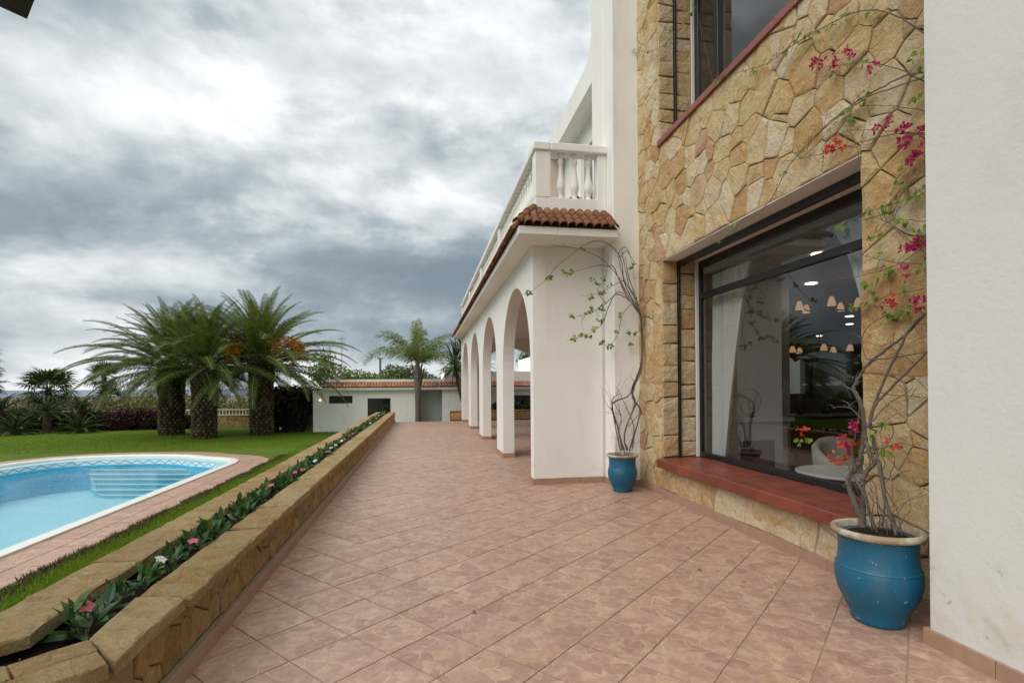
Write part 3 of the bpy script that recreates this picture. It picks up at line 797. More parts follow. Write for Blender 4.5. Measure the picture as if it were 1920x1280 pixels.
# ---------------------------------------------------------------- the villa
XA, XS = 1.765, 3.45
villa = thing('villa', 'white two storey villa with arcade, balcony and honey coloured stone wall', 'house', (3, 10, 0))
def wall_with_holes(name, m, u0, u1, v0, v1, holes, w0, w1, f, parent, smooth=False):
    """a slab w0..w1 thick over a rectangle, with rectangular holes"""
    us = sorted({u0, u1, *[h[0] for h in holes], *[h[1] for h in holes]}); vs = sorted({v0, v1, *[h[2] for h in holes], *[h[3] for h in holes]})
    us = [u for u in us if u0 <= u <= u1]; vs = [v for v in vs if v0 <= v <= v1]
    solid = lambda a, b: 0 <= a < len(us)-1 and 0 <= b < len(vs)-1 and not any(h[0]-1e-6 <= us[a] and us[a+1] <= h[1]+1e-6 and h[2]-1e-6 <= vs[b] and vs[b+1] <= h[3]+1e-6 for h in holes)
    mb = MB()
    for a in range(len(us)-1):
        for b in range(len(vs)-1):
            if not solid(a, b): continue
            q = [(us[a], vs[b]), (us[a+1], vs[b]), (us[a+1], vs[b+1]), (us[a], vs[b+1])]
            V = [f(u, v, w0) for u, v in q]+[f(u, v, w1) for u, v in q]; F = [(0, 1, 2, 3), (7, 6, 5, 4)]
            for k, (da, db) in enumerate(((0, -1), (1, 0), (0, 1), (-1, 0))):
                if not solid(a+da, b+db): F.append((k, (k+1) % 4, 4+(k+1) % 4, 4+k))
            mb.add(V, F)
    return mb.build(name, m, parent)
WL = (3.575, 7.075, .50, 3.43)      # lower window (Y0, Y1, Z0, Z1) on the stone wall
WU = (3.575, 7.14, 5.13, 7.9)       # upper window
def stone_wall():
    fw = lambda u, v, w: (XS+w, u, v)
    back = wall_with_holes('stone_wall', 'mortar', 2.6, 7.9, -.1, 9.0, [WL, WU], 0.0, .56, fw, villa)
    r = random.Random(21)
    P = crazy(2.74, 7.9, .10, 8.1, .262, r, [(WL[0], WL[1], WL[2]-.08, WL[3]), WU], asp=1.0, relax=1, wt=.55)
    f = lambda u, v, w: (XS-w, u, v)
    P = [p for p in P if not (all(q[1] > 4.9 for q in p) and all(q[0] < 4.0 for q in p)) and not (all(q[0] < 7.14 for q in p) and all(q[1] > 6.5 for q in p))]
    P.sort(key=area, reverse=True)
    for p in P[:295]:
        m = piece(p, f, .028*r.uniform(.75, 1.4), r, .003, .007, .008)
        if m: m.build('stone', 'stone', back)
    # squared stones in the left reveals of both windows (facing the camera)
    for (y, z0, z1) in ((WL[1], WL[2]+.06, WL[3]), (WU[1], WU[2]+.03, 7.9)):
        fj = lambda u, v, w: (u, y-w, v)
        for u0, u1 in ((XS-.02, 3.672), (3.702, 3.945)):
            z = z0
            while z < z1-.05:
                z2 = min(z1, z+r.uniform(.19, .36))
                if z1-z2 < .1: z2 = z1
                q = [(u0, z+r.uniform(-.01, .01)), (u1, z+r.uniform(-.02, .02)), (u1, z2+r.uniform(-.02, .02)), (u0, z2+r.uniform(-.01, .01))]
                q = [(a, min(max(b, z0), z1)) for a, b in q]
                m = piece(q, fj, .022, r, .004, .012, .004)
                if m: m.build('reveal_stone', 'stone', back)
                z = z2
    # skirting along the stone wall
    y = 2.74
    while y < 7.86:
        y2 = min(7.86, y+.4)
        MB().box(3.405, 3.425, y+.002, y2-.002, -.01, .105+r.uniform(-.002, .002), .003).build('skirting_tile', 'skirting', back, loc=(3.4, y, 0)); y = y2
    MB().box(3.4255, 3.449, 2.74, 7.87, -.01, .100).build('skirting_mortar', 'grout', back)
stone_wall()

def windows():
    r = random.Random(4)
    # lower window
    y0, y1, z0, z1 = WL
    w = MB(); xg = 4.0
    w.box(xg, xg+.07, y0, y1, .555, .63, .004); w.box(xg, xg+.07, y0, y1, 3.325, 3.418, .004)
    w.box(xg, xg+.07, y1-.06, y1-.004, .63, 3.335, .004); w.box(xg, xg+.07, y0+.004, y0+.06, .63, 3.335, .004)
    w.box(xg-.008, xg+.062, y0+.06, y1-.06, 2.865, 2.95, .004)
    fr = w.build('picture_window', 'black', villa)
    for a, b in ((.63, 2.865), (2.95, 3.335)):
        MB().box(xg+.028, xg+.036, y0+.06, y1-.06, a, b).build('pane', 'glass', fr)
    MB().box(3.664, 3.722, y0+.003, y1-.028, 3.335, 3.418, .004).build('shutter_box', 'black', fr)
    MB().box(3.673, 3.701, y1-.05, y1-.001, .56, 3.345, .003).build('shutter_rail', 'black', fr)
    MB().box(3.947, 3.998, y1-.035, y1-.001, .56, 3.42, .004).build('white_strip', 'white_trim', fr)
    MB().box(XS-.018, 3.998, y0+.002, y1-.002, 3.419, 3.4295, .003).build('lintel', 'plaster', fr)
    # red tiled sill: slabs along the opening
    y = 3.44
    while y < 7.0:
        y2 = min(7.02, y+.33)
        if 7.02-y2 < .1: y2 = 7.02
        MB().box(3.30, 3.47, y+.0015, y2-.0015, .435, .552+r.uniform(-.0015, .0015), .008).build('sill_tile', 'red_sill', fr, loc=(3.3, y, .5))
        MB().box(3.472, 3.70, max(y, y0)+.0015, y2-.0015 if y2 < 7.01 else y1-.03, .48, .552+r.uniform(-.0015, .0015), .003).build('sill_tile', 'red_sill', fr, loc=(3.6, y, .5))
        MB().box(3.702, 3.995, max(y, y0)+.0015, y2-.0015 if y2 < 7.01 else y1-.03, .48, .553+r.uniform(-.0015, .0015), .003).build('sill_tile', 'red_sill', fr, loc=(3.8, y, .5))
        y = y2
    # upper window
    y0, y1, z0, z1 = WU; w = MB(); zt = 7.85
    w.box(xg, xg+.07, y0, y1, 5.2, 5.27, .004); w.box(xg, xg+.07, y1-.12, y1-.004, 5.27, zt, .004); w.box(xg, xg+.07, y0+.004, y0+.06, 5.27, zt, .004)
    for yy in (6.52, 4.95): w.box(xg-.02, xg+.07, yy-.05, yy+.05, 5.27, zt, .004)
    fr = w.build('upper_window', 'black', villa)
    for a, b in ((y0+.06, 4.9), (5.0, 6.47), (6.57, y1-.12)): MB().box(xg+.028, xg+.036, a, b, 5.27, zt).build('pane', 'glass', fr)
    MB().box(3.673, 3.701, y1-.05, y1-.001, 5.2, zt, .003).build('shutter_rail', 'black', fr)
    MB().box(3.947, 3.998, y1-.035, y1-.001, 5.2, zt, .004).build('white_strip', 'white_trim', fr)
    y = y0-.03
    while y < y1-.01:
        y2 = min(y1+.02, y+.34)
        if y1-y2 < .1: y2 = y1+.02
        MB().box(3.385, 3.998, y+.0015, min(y2, y1-.03)-.0015 if y2 > y1-.05 else y2-.0015, 5.10, 5.185+r.uniform(-.001, .001), .006).build('sill_tile', 'red_sill', fr, loc=(3.4, y, 5.1)); y = y2
windows()

def pilasters():
    m = MB(); m.box(2.985, 3.447, 7.86, 8.28, -.05, 12, .02); m.box(2.985, 3.6, 8.281, 8.86, 3.5, 12, .02)
    p = m.build('corner_pilaster', 'plaster', villa)
    m = MB(); m.box(3.062, 6.5, -6, 2.725, -.05, 10, .012)
    q = m.build('near_wall', 'plaster_stained_shaded', villa)
    r = random.Random(6); y = 2.735
    for k in range(9):
        MB().box(3.042, 3.061, y-.40+.002, y-.002, -.01, .10, .003).build('skirting_tile', 'skirting', q, loc=(3.05, y, 0)); y -= .4
    MB().box(3.042, 3.40, 2.727, 2.745, -.01, .10, .003).build('skirting_tile', 'skirting', q, loc=(3.2, 2.73, 0))
    MB().box(2.962, 2.984, 7.87, 8.258, -.01, .10, .003).build('skirting_tile', 'skirting', p, loc=(2.97, 8, 0))
    MB().box(2.962, 3.40, 7.838, 7.858, -.01, .10, .003).build('skirting_tile', 'skirting', p, loc=(3.2, 7.85, 0))
    return p
pil = pilasters()

def arcade():
    T = .25; spr, rad, per, s0 = 1.985, 1.53, 4.1, 8.52; zt = 3.9
    y_end = 24.9
    holes = [(s0+per*k, s0+per*k+2*rad) for k in range(4)]
    def arch_wall(name, u0, u1, hs, f, w0, w1, mt='plaster'):
        mb = MB(); prev = u0
        def quad(a, b, c, d):
            mb.add([f(*p, w0) for p in (a, b, c, d)]+[f(*p, w1) for p in (a, b, c, d)], [(0, 1, 2, 3), (7, 6, 5, 4)])
        def face(a, b): mb.add([f(*a, w0), f(*b, w0), f(*b, w1), f(*a, w1)], [(0, 1, 2, 3)])
        for h0, h1 in hs:
            quad((prev, -.05), (h0, -.05), (h0, zt), (prev, zt)); face((h0, -.05), (h0, spr)); face((h1, -.05), (h1, spr))
            n = 28; c = (h0+h1)/2; rr = (h1-h0)/2
            A = [(c-rr*math.cos(math.pi*i/n), spr+rr*math.sin(math.pi*i/n)) for i in range(n+1)]
            for i in range(n):
                a, b = A[i], A[i+1]; quad(a, b, (b[0], zt), (a[0], zt)); face(a, b)
            prev = h1
        quad((prev, -.05), (u1, -.05), (u1, zt), (prev, zt)); face((u0, -.05), (u0, zt)); face((u1, -.05), (u1, zt))
        return mb.build(name, mt, villa)
    fx = lambda u, v, w: (XA+w, u, v)
    wall = arch_wall('arcade_wall', 8.28, y_end, holes, fx, 0, T)
    fy = lambda u, v, w: (u, y_end-w, v)
    arch_wall('arcade_end_wall', XA+T+.001, 5.7, [(2.60, 5.60)], fy, 0, .25)
    b = MB(); b.box(XA+T+.001, 2.95, 8.281, 8.52, -.05, zt); b.build('arcade_pier', 'plaster', villa)
    b = MB(); b.box(5.7, 5.95, 8.2, y_end, -.05, zt); b.box(2.95, 5.7, 8.3, 8.5, -.05, zt); b.build('porch_back_wall', 'plaster', villa)
    # skirting round the pillars and the near pier
    r = random.Random(8)
    def sk(x0, x1, y0, y1): MB().box(x0, x1, y0, y1, -.01, .10+r.uniform(-.002, .002), .003).build('skirting_tile', 'skirting', wall, loc=((x0+x1)/2, (y0+y1)/2, 0))
    x = XA-.018
    while x < 2.96:
        x2 = min(2.962, x+.4); sk(x+.002, x2-.001, 8.262, 8.2795); x = x2
    ps = [(8.28, holes[0][0])]+[(holes[k][1], holes[k+1][0]) for k in range(3)]+[(holes[3][1], y_end)]
    for k, (a, c) in enumerate(ps):
        y = a
        while y < c-.01:
            y2 = min(c, y+.4)
            if c-y2 < .08: y2 = c
            sk(XA-.018, XA-.0005, y+.001, y2-.001); y = y2
        if k: sk(XA-.018, XA+T+.018, a-.018, a-.0005)
        sk(XA-.018, XA+T+.018, c+.0005, c+.018)
    # cornice slab, porch ceiling and balcony floor in one
    c = MB(); c.box(1.415, XA+T, 7.62, 25.1, zt+.001, 4.02, .006); c.box(XA+T+.001, 2.983, 7.62, 25.1, zt+.001, 4.02, .006); c.box(2.9835, 5.95, 8.29, 25.1, zt+.001, 4.02)
    c.build('cornice', 'plaster', villa)
    c = MB(); c.box(1.78, 2.983, 8.11, 25.0, 4.021, 4.44); c.build('balcony_base', 'plaster', villa)
    return wall
arc = arcade()

def roof_tiles():
    n = 7; L = .30
    def half(r0, r1, th=.012):
        mb = MB(); V = []
        for x, r in ((0, r0), (L, r1)):
            for rr in (r, r-th):
                for k in range(n+1):
                    a = math.pi*k/n; V.append((x, rr*math.cos(a), rr*math.sin(a)))
        m = n+1; F = []
        for k in range(n):
            F += [(k, k+1, 2*m+k+1, 2*m+k), (m+k, 3*m+k, 3*m+k+1, m+k+1), (k, m+k, m+k+1, k+1), (2*m+k, 2*m+k+1, 3*m+k+1, 3*m+k)]
        mb.add(V, F); return mb
    me = half(.060, .073).mesh('roof_tile', 'terracotta', True)
    r = random.Random(9)
    bed = MB(); e = [(1.43, 7.635, 4.021), (1.78, 8.11, 4.42), (2.983, 8.11, 4.42), (2.983, 7.635, 4.021), (1.43, 25.05, 4.021), (1.78, 25.05, 4.42)]
    bed.add(e, [(0, 3, 2, 1), (0, 1, 5, 4)]); roof = bed.build('tile_eave', 'mortar', villa)
    far = MB(); objs = []
    def place(p, d, side, jit=.02):
        d = Vector(d).normalized(); s = Vector(side).normalized(); up = d.cross(s)
        if up.z < 0: up = -up; s = up.cross(d)
        m = Matrix((d, s, up)).transposed().to_4x4(); m.translation = Vector(p)
        m = m @ Matrix.Rotation(r.uniform(-jit, jit), 4, 'Z') @ Matrix.Rotation(r.uniform(-jit, jit), 4, 'X')
        objs.append((Vector(p).length, m))
    # front eave: 10 columns, 3 rows; slope direction (0,-.475,-.40)
    for k in range(11):
        x = 1.56+.135*k
        for row in range(3):
            t = .02+.29*row
            xh = 1.415+(1.78-1.415)*min(1, t+.25)
            if x < xh: continue
            q = (x, 7.60+.475*(t+.42), 4.035+.40*(t+.42)-.01*row)
            place(q, (0, -.475, -.36), (1, 0, 0))
    k = 0
    y = 7.80
    while y < 25.0:
        for row in range(3):
            t = .02+.29*row; yh = 7.62+.49*min(1, t+.25)
            if y < yh: continue
            place((1.40+.36*(t+.42), y, 4.035+.40*(t+.42)-.01*row), (-.36, 0, -.38), (0, 1, 0))
        y += .14
    for row in range(3):
        t = .36+.32*row; place((1.395+.36*t, 7.60+.49*t, 4.06+.41*t), (-.36, -.48, -.38), (.8, -.6, 0))
    objs.sort(key=lambda t: t[0])
    base = half(.060, .073)
    for i, (d, m) in enumerate(objs):
        if i < 290:
            mm = m.copy(); mm.translation = m.translation-origin(roof); inst('roof_tile', me, roof, mtx=mm)
        else: far.add([m @ Vector(v) for v in base.v], base.f)
    stuff(far.build('far_roof_tiles', 'terracotta_far', roof))
roof_tiles()

def balcony():
    r = random.Random(2); Xo = 1.79
    prof = [(.058, 0), (.058, .03), (.040, .045), (.036, .075), (.052, .11), (.074, .18), (.076, .23), (.060, .31), (.042, .40), (.034, .50), (.034, .58), (.048, .60), (.048, .64), (.036, .66), (.036, .70), (.058, .72), (.058, .75)]
    me = MB().lathe(prof, sides=12).mesh('baluster', 'plaster', True)
    zb, zt = 4.66, 5.41
    b = MB(); b.box(Xo, Xo+.20, 8.12, 25.0, 4.441, zb, .006); b.box(Xo+.2005, 2.984, 8.12, 8.32, 4.441, zb, .006)
    bal = b.build('balustrade', 'plaster', villa)
    rl = MB(); rl.box(Xo-.04, Xo+.24, 8.08, 25.05, zt, 5.535, .012); rl.build('hand_rail', 'plaster', bal)
    rl = MB(); rl.box(Xo+.2405, 2.984, 8.08, 8.36, zt, 5.535, .012); rl.build('hand_rail', 'plaster', bal)
    def post(x0, x1, y0, y1): MB().box(x0, x1, y0, y1, zb, zt, .006).build('rail_post', 'plaster', bal)
    post(Xo-.004, Xo+.245, 8.115, 8.36); posts = [8.36]
    for k in range(1, 5): y = 8.12+4.1*k; post(Xo-.004, Xo+.21, y, y+.24)
    post(2.83, 2.984, 8.13, 8.31)
    for k in range(3): inst('baluster', me, bal, Vector((2.23+.235*k, 8.22, zb))-origin(bal))
    for k in range(4):
        a, c = 8.36+4.1*k-(0 if k == 0 else .0), 8.12+4.1*(k+1)
        n = 17
        for i in range(n): inst('baluster', me, bal, Vector((Xo+.10, a+(c-a)*(i+.5)/n, zb))-origin(bal))
    # upper storey: wall set back under a deep fascia, with the parapet swept up to the pilaster
    Xf = 2.99; u = MB(); zf0, zf1 = 7.04, 7.52
    top = [(24.5, zf1), (9.35, zf1), (9.15, zf1+.02), (9.0, zf1+.10), (8.91, zf1+.24), (8.87, zf1+.45), (8.862, zf1+.8), (8.862, zf1+4)]
    n = len(top); P = [(y, z) for y, z in top]+[(8.6, zf1+4), (8.6, zf0), (24.5, zf0)]; c = len(P)
    u.add([(Xf, y, z) for y, z in P]+[(Xf+.22, y, z) for y, z in P], [tuple(range(c)), tuple(range(2*c-1, c-1, -1))]+[(i, (i+1) % c, c+(i+1) % c, c+i) for i in range(c)])
    u.build('roof_parapet', 'plaster', villa)
    s = MB(); s.box(Xf+.221, 6.5, 8.87, 24.5, zf0+.04, zf0+.2); s.build('upper_ceiling', 'plaster', villa)
    w = wall_with_holes('upper_wall', 'plaster', 8.861, 12.0, 4.03, zf0+.04, [(9.9, 10.7, 4.45, 6.55)], 0, .25, lambda a, b_, c_: (3.36+c_, a, b_), villa)
    fr = MB(); fr.box(3.45, 3.5, 9.9, 10.7, 4.45, 6.55); d = fr.build('balcony_door', 'dark_glass', villa)
    MB().box(3.40, 3.4495, 9.9, 9.97, 4.45, 6.55).build('door_frame', 'white_trim', d); MB().box(3.40, 3.4495, 10.63, 10.7, 4.45, 6.55).build('door_frame', 'white_trim', d)
    w = MB(); w.box(Xf+.012, 6.2, 12.0, 24.4, 4.03, zf0+.039); w.build('upper_block', 'plaster_shade', villa)  # the tan here is roof shadow put into the colour
balcony()
pot = MB(); pot.lathe([(.12, 0), (.2, .12), (.22, .25), (.17, .38), (.15, .4)], (2.78, 9.25, 4.44), 14)
o = pot.build('balcony_pot', 'grey_pot'); tag(o, 'dark rounded pot standing on the balcony behind the balusters', 'pot'); 
pl = leaf_cloud('leaves', [(2.78, 9.25, 4.95, .18, .18, .16)], 160, .05, 'hedge', o, 5)

def room():
    H = 3.25; root = villa
    m = MB(); m.box(4.02, 16, 1.5, 16.3, -.4, .05); m.build('room_floor', 'room_floor', villa)
    ce = MB(); ce.box(4.06, 16.2, 1.4, 16.4, H, H+.2); ce.box(4.06, 5.9, 1.4, 7.9, 3.449, 3.6); c = ce.build('room_ceiling', 'room_ceiling', villa)
    w = MB(); w.box(4.02, 5.85, 7.72, 8.19, .05, H); w.box(5.96, 6.15, 7.9, 16.2, .05, H); w.box(16, 16.3, 1.4, 16.4, .05, H); w.box(4.02, 16, 1.3, 1.5, .05, H); w.build('room_wall', 'room_wall', villa)
    fwl = wall_with_holes('room_far_wall', 'room_wall', 6.15, 16, .05, H, [(11.85, 13.05, 1.30, 2.8)], 0, .25, lambda u, v, w_: (u, 16+w_, v), villa)
    f = MB(); f.box(11.72, 13.3, 15.93, 15.995, 1.12, 1.30); f.box(11.72, 11.85, 15.93, 15.995, 1.30, 2.86); f.box(13.05, 13.3, 15.93, 15.995, 1.30, 2.86); f.box(11.72, 13.3, 15.93, 15.995, 2.8, 3.0)
    f.build('far_window_frame', 'black', fwl)
    MB().box(11.85, 13.05, 16.1, 16.11, 1.3, 2.8).build('pane', 'glass', fwl)
    v = MB(); n = 40
    top = [(11.6+1.9*i/n, 3.05) for i in range(n+1)]; bot = [(11.6+1.9*i/n, 2.55-.16*abs(math.sin(math.pi*i/8))) for i in range(n+1)]
    v.add([(x, 15.86+.03*math.sin(i*1.3), z) for i, (x, z) in enumerate(top)]+[(x, 15.84+.03*math.sin(i*1.3), z) for i, (x, z) in enumerate(bot)], [(i, i+1, n+2+i, n+1+i) for i in range(n)])
    tag(v.build('valance', 'dark_wood'), 'dark scalloped valance above the bright far window inside the room', 'curtain')
    # upstairs room shell
    m = MB(); m.box(4.08, 9, 2.0, 8.15, 4.9, 5.0); m.box(9, 9.2, 2.0, 8.15, 5, 8.2); m.box(4.08, 9, 1.8, 2.0, 5, 8.2); m.box(4.08, 9, 7.92, 8.15, 5, 8.2); m.box(4.08, 9.2, 1.8, 8.15, 8.2, 8.3); m.build('upper_room', 'room_wall', villa)
    # roof over everything so that daylight only enters by the windows
    MB().box(4.0, 16.5, 1.2, 16.5, 8.4, 8.6).build('roof_slab', 'plaster', villa)
    MB().box(4.015, 16.5, 1.25, 8.2, 3.65, 4.0).build('floor_slab', 'plaster', villa)
    for k, (x, y) in enumerate([(4.9, 5.75), (6.2, 7.45), (7.5, 10.1), (9.0, 12.0), (10.3, 13.5), (10.1, 10.9), (11.4, 12.3), (13.1, 15.4), (5.0, 3.4), (7.6, 5.2), (9.4, 7.4)]):
        MB().lathe([(.085, 0), (.085, -.012), (.07, -.014)], (x, y, H-.001), 16).build('downlight', 'downlight', c)
room()
def interior():
    # sheer curtains hung just inside the glass
    def curtain(label, top, bot, z0, z1, x, grp):
        n, k = 44, 10; mb = MB()
        for j in range(k+1):
            t = j/k; a = top[0]+(bot[0]-top[0])*t**.7; b = top[1]+(bot[1]-top[1])*t**.7; z = z1+(z0-z1)*t
            mb.v += [(x+.035*math.sin(i*1.25+.3*math.sin(j)), a+(b-a)*i/n, z) for i in range(n+1)]
        mb.f += [(j*(n+1)+i, j*(n+1)+i+1, (j+1)*(n+1)+i+1, (j+1)*(n+1)+i) for j in range(k) for i in range(n)]
        tag(mb.build('sheer_curtain', 'curtain', None, True), label, 'curtain', grp)
    curtain('white sheer curtain gathered at the far side of the picture window', (7.02, 6.05), (7.04, 6.75), .12, 3.22, 4.2, 'sheer curtains')
    curtain('white sheer curtain swept to the side nearer the blue pot', (4.75, 3.62), (3.9, 3.62), .12, 3.22, 4.22, 'sheer curtains')
    curtain('pale curtain hanging behind the upstairs window', (6.95, 6.75), (6.95, 6.72), 5.05, 7.9, 4.25, 'upstairs curtain')
    # round table with its flower pot, tub chair
    tb = thing('round_table', 'low round white table behind the picture window', 'table', (4.72, 5.15, .05))
    MB().lathe([(.02, .0), (.50, .0), (.52, .012), (.52, .03), (.50, .04), (.02, .04)], (4.72, 5.15, .58), 36).build('table_top', 'white_lacquer', tb)
    MB().lathe([(.2, 0), (.19, .02), (.04, .06), (.035, .5), (.08, .525)], (4.72, 5.15, .052), 16).build('pedestal', 'white_lacquer', tb)
    fp = thing('flower_pot', 'small grey pot of flowers on the round white table', 'flower pot', (4.78, 5.02, .621))
    MB().lathe([(.065, 0), (.09, .17), (.095, .18), (.085, .18), (.08, .15)], (4.78, 5.02, .6225), 16).build('pot', 'grey_pot', fp)
    leaf_cloud('leaves', [(4.78, 5.02, .87, .13, .13, .09)], 130, .035, 'vine_leaf', fp, 3)
    leaf_cloud('flowers', [(4.75, 5.0, .92, .11, .11, .08)], 120, .028, 'bract_red', fp, 4)
    ch = thing('tub_chair', 'white upholstered tub chair with a rounded back beside the round table', 'armchair', (5.35, 5.75, .05))
    MB().lathe([(.02, 0), (.36, 0), (.38, .05), (.38, .30), (.35, .34), (.02, .35)], (5.35, 5.75, .10), 24).build('seat', 'upholstery', ch)
    b = MB(); n = 20
    for j, (rr, z) in enumerate(((.40, .10), (.44, .55), (.45, .80), (.40, .86), (.34, .80), (.33, .42))):
        for i in range(n+1):
            a = R(-40+245*i/n); k = 1-.35*abs(i/n-.5)**2*4 if 1 < j < 5 else 1
            b.v.append((5.35+rr*math.cos(a), 5.75+rr*math.sin(a), .05+z*k))
    b.f = [(j*(n+1)+i, j*(n+1)+i+1, (j+1)*(n+1)+i+1, (j+1)*(n+1)+i) for j in range(5) for i in range(n)]
    b.build('backrest', 'upholstery', ch, True)
    for k in range(4):
        a = R(45+90*k); MB().lathe([(.022, 0), (.018, .06)], (5.35+.28*math.cos(a), 5.75+.28*math.sin(a), .051), 8).build('leg', 'dark_wood', ch)
    # sideboard with vases against the far part of the room, dining table
    sb = thing('sideboard', 'long dark sideboard standing deep inside the room', 'sideboard', (8.6, 9.6, .05))
    MB().box(7.4, 9.9, 9.4, 9.9, .2, .95, .01).build('cabinet', 'dark_wood', sb)
    MB().box(7.36, 9.94, 9.37, 9.93, .951, .99, .004).build('top', 'white_lacquer', sb)
    for x in (7.5, 9.8):
        for y in (9.46, 9.84): MB().box(x-.03, x+.03, y-.03, y+.03, .051, .199).build('leg', 'dark_wood', sb)
    for k, (x, h, lb) in enumerate(((7.75, .38, 'taller dark vase on the sideboard'), (8.35, .26, 'shorter squat vase on the sideboard'))):
        tag(MB().lathe([(.06, 0), (.11, .08), (.10, h*.6), (.05, h*.85), (.07, h)], (x, 9.65, .992), 14).build('vase', 'grey_pot', None, True), lb, 'vase')
    fpl = thing('fireplace', 'plain pale fireplace with a mantel on the left wall of the room', 'fireplace', (5.1, 7.6, .05))
    MB().box(4.7, 5.80, 7.50, 7.7195, .051, 1.02, .008).build('surround', 'room_wall', fpl); MB().box(4.64, 5.86, 7.42, 7.7195, 1.021, 1.09, .006).build('mantel', 'room_wall', fpl)
    MB().box(4.95, 5.55, 7.494, 7.4995, .06, .72).build('firebox', 'dark_wood', fpl)
    rg = MB(); rg.tube([(5.15+.20*math.cos(2*math.pi*i/28), 7.55, 1.34+.20*math.sin(2*math.pi*i/28)) for i in range(29)], .012, sides=6, cap=False); rg.box(5.09, 5.21, 7.5, 7.6, 1.0905, 1.135)
    tag(rg.build('ring_ornament', 'dark_wood'), 'dark ring ornament standing on the mantel', 'ornament')
    def chandelier(lb, x, y, z, rad, n, sc):
        t = thing('chandelier', lb, 'chandelier', (x, y, z))
        b = MB(); b.tube([(x, y, 3.25), (x, y, z+.1)], .012); b.lathe([(.05*sc, .0), (.08*sc, .05), (.03*sc, .14)], (x, y, z-.02), 10); b.build('stem', 'dark_wood', t)
        for k in range(n):
            a = 2*math.pi*(k+.3)/n; px, py = x+rad*math.cos(a), y+rad*math.sin(a)
            MB().tube(smooth_path([(x, y, z), (x+.5*rad*math.cos(a), y+.5*rad*math.sin(a), z-.09), (px, py, z)], 3), .01, sides=5).build('arm', 'dark_wood', t)
            MB().lathe([(.075*sc, -.05), (.06*sc, .01), (.045*sc, .05), (.025*sc, .08)], (px, py, z), 12, False).build('lamp_shade', 'shade', t, True)
    chandelier('chandelier with peach lamp shades hanging nearer the picture window', 6.05, 6.95, 2.80, .40, 5, .8)
    chandelier('lower chandelier with orange lamp shades deeper in the room', 8.3, 9.75, 2.35, .55, 5, .95)
    dp = thing('potted_plant', 'dark leafy pot plant standing indoors by the sideboard', 'plant', (9.3, 8.9, .05))
    MB().lathe([(.16, 0), (.22, .3), (.2, .3)], (9.3, 8.9, .052), 14).build('pot', 'grey_pot', dp)
    leaf_cloud('leaves', [(9.3, 8.9, 1.25, .55, .5, .85)], 500, .16, 'hedge_dark', dp, 8, .3)
interior()

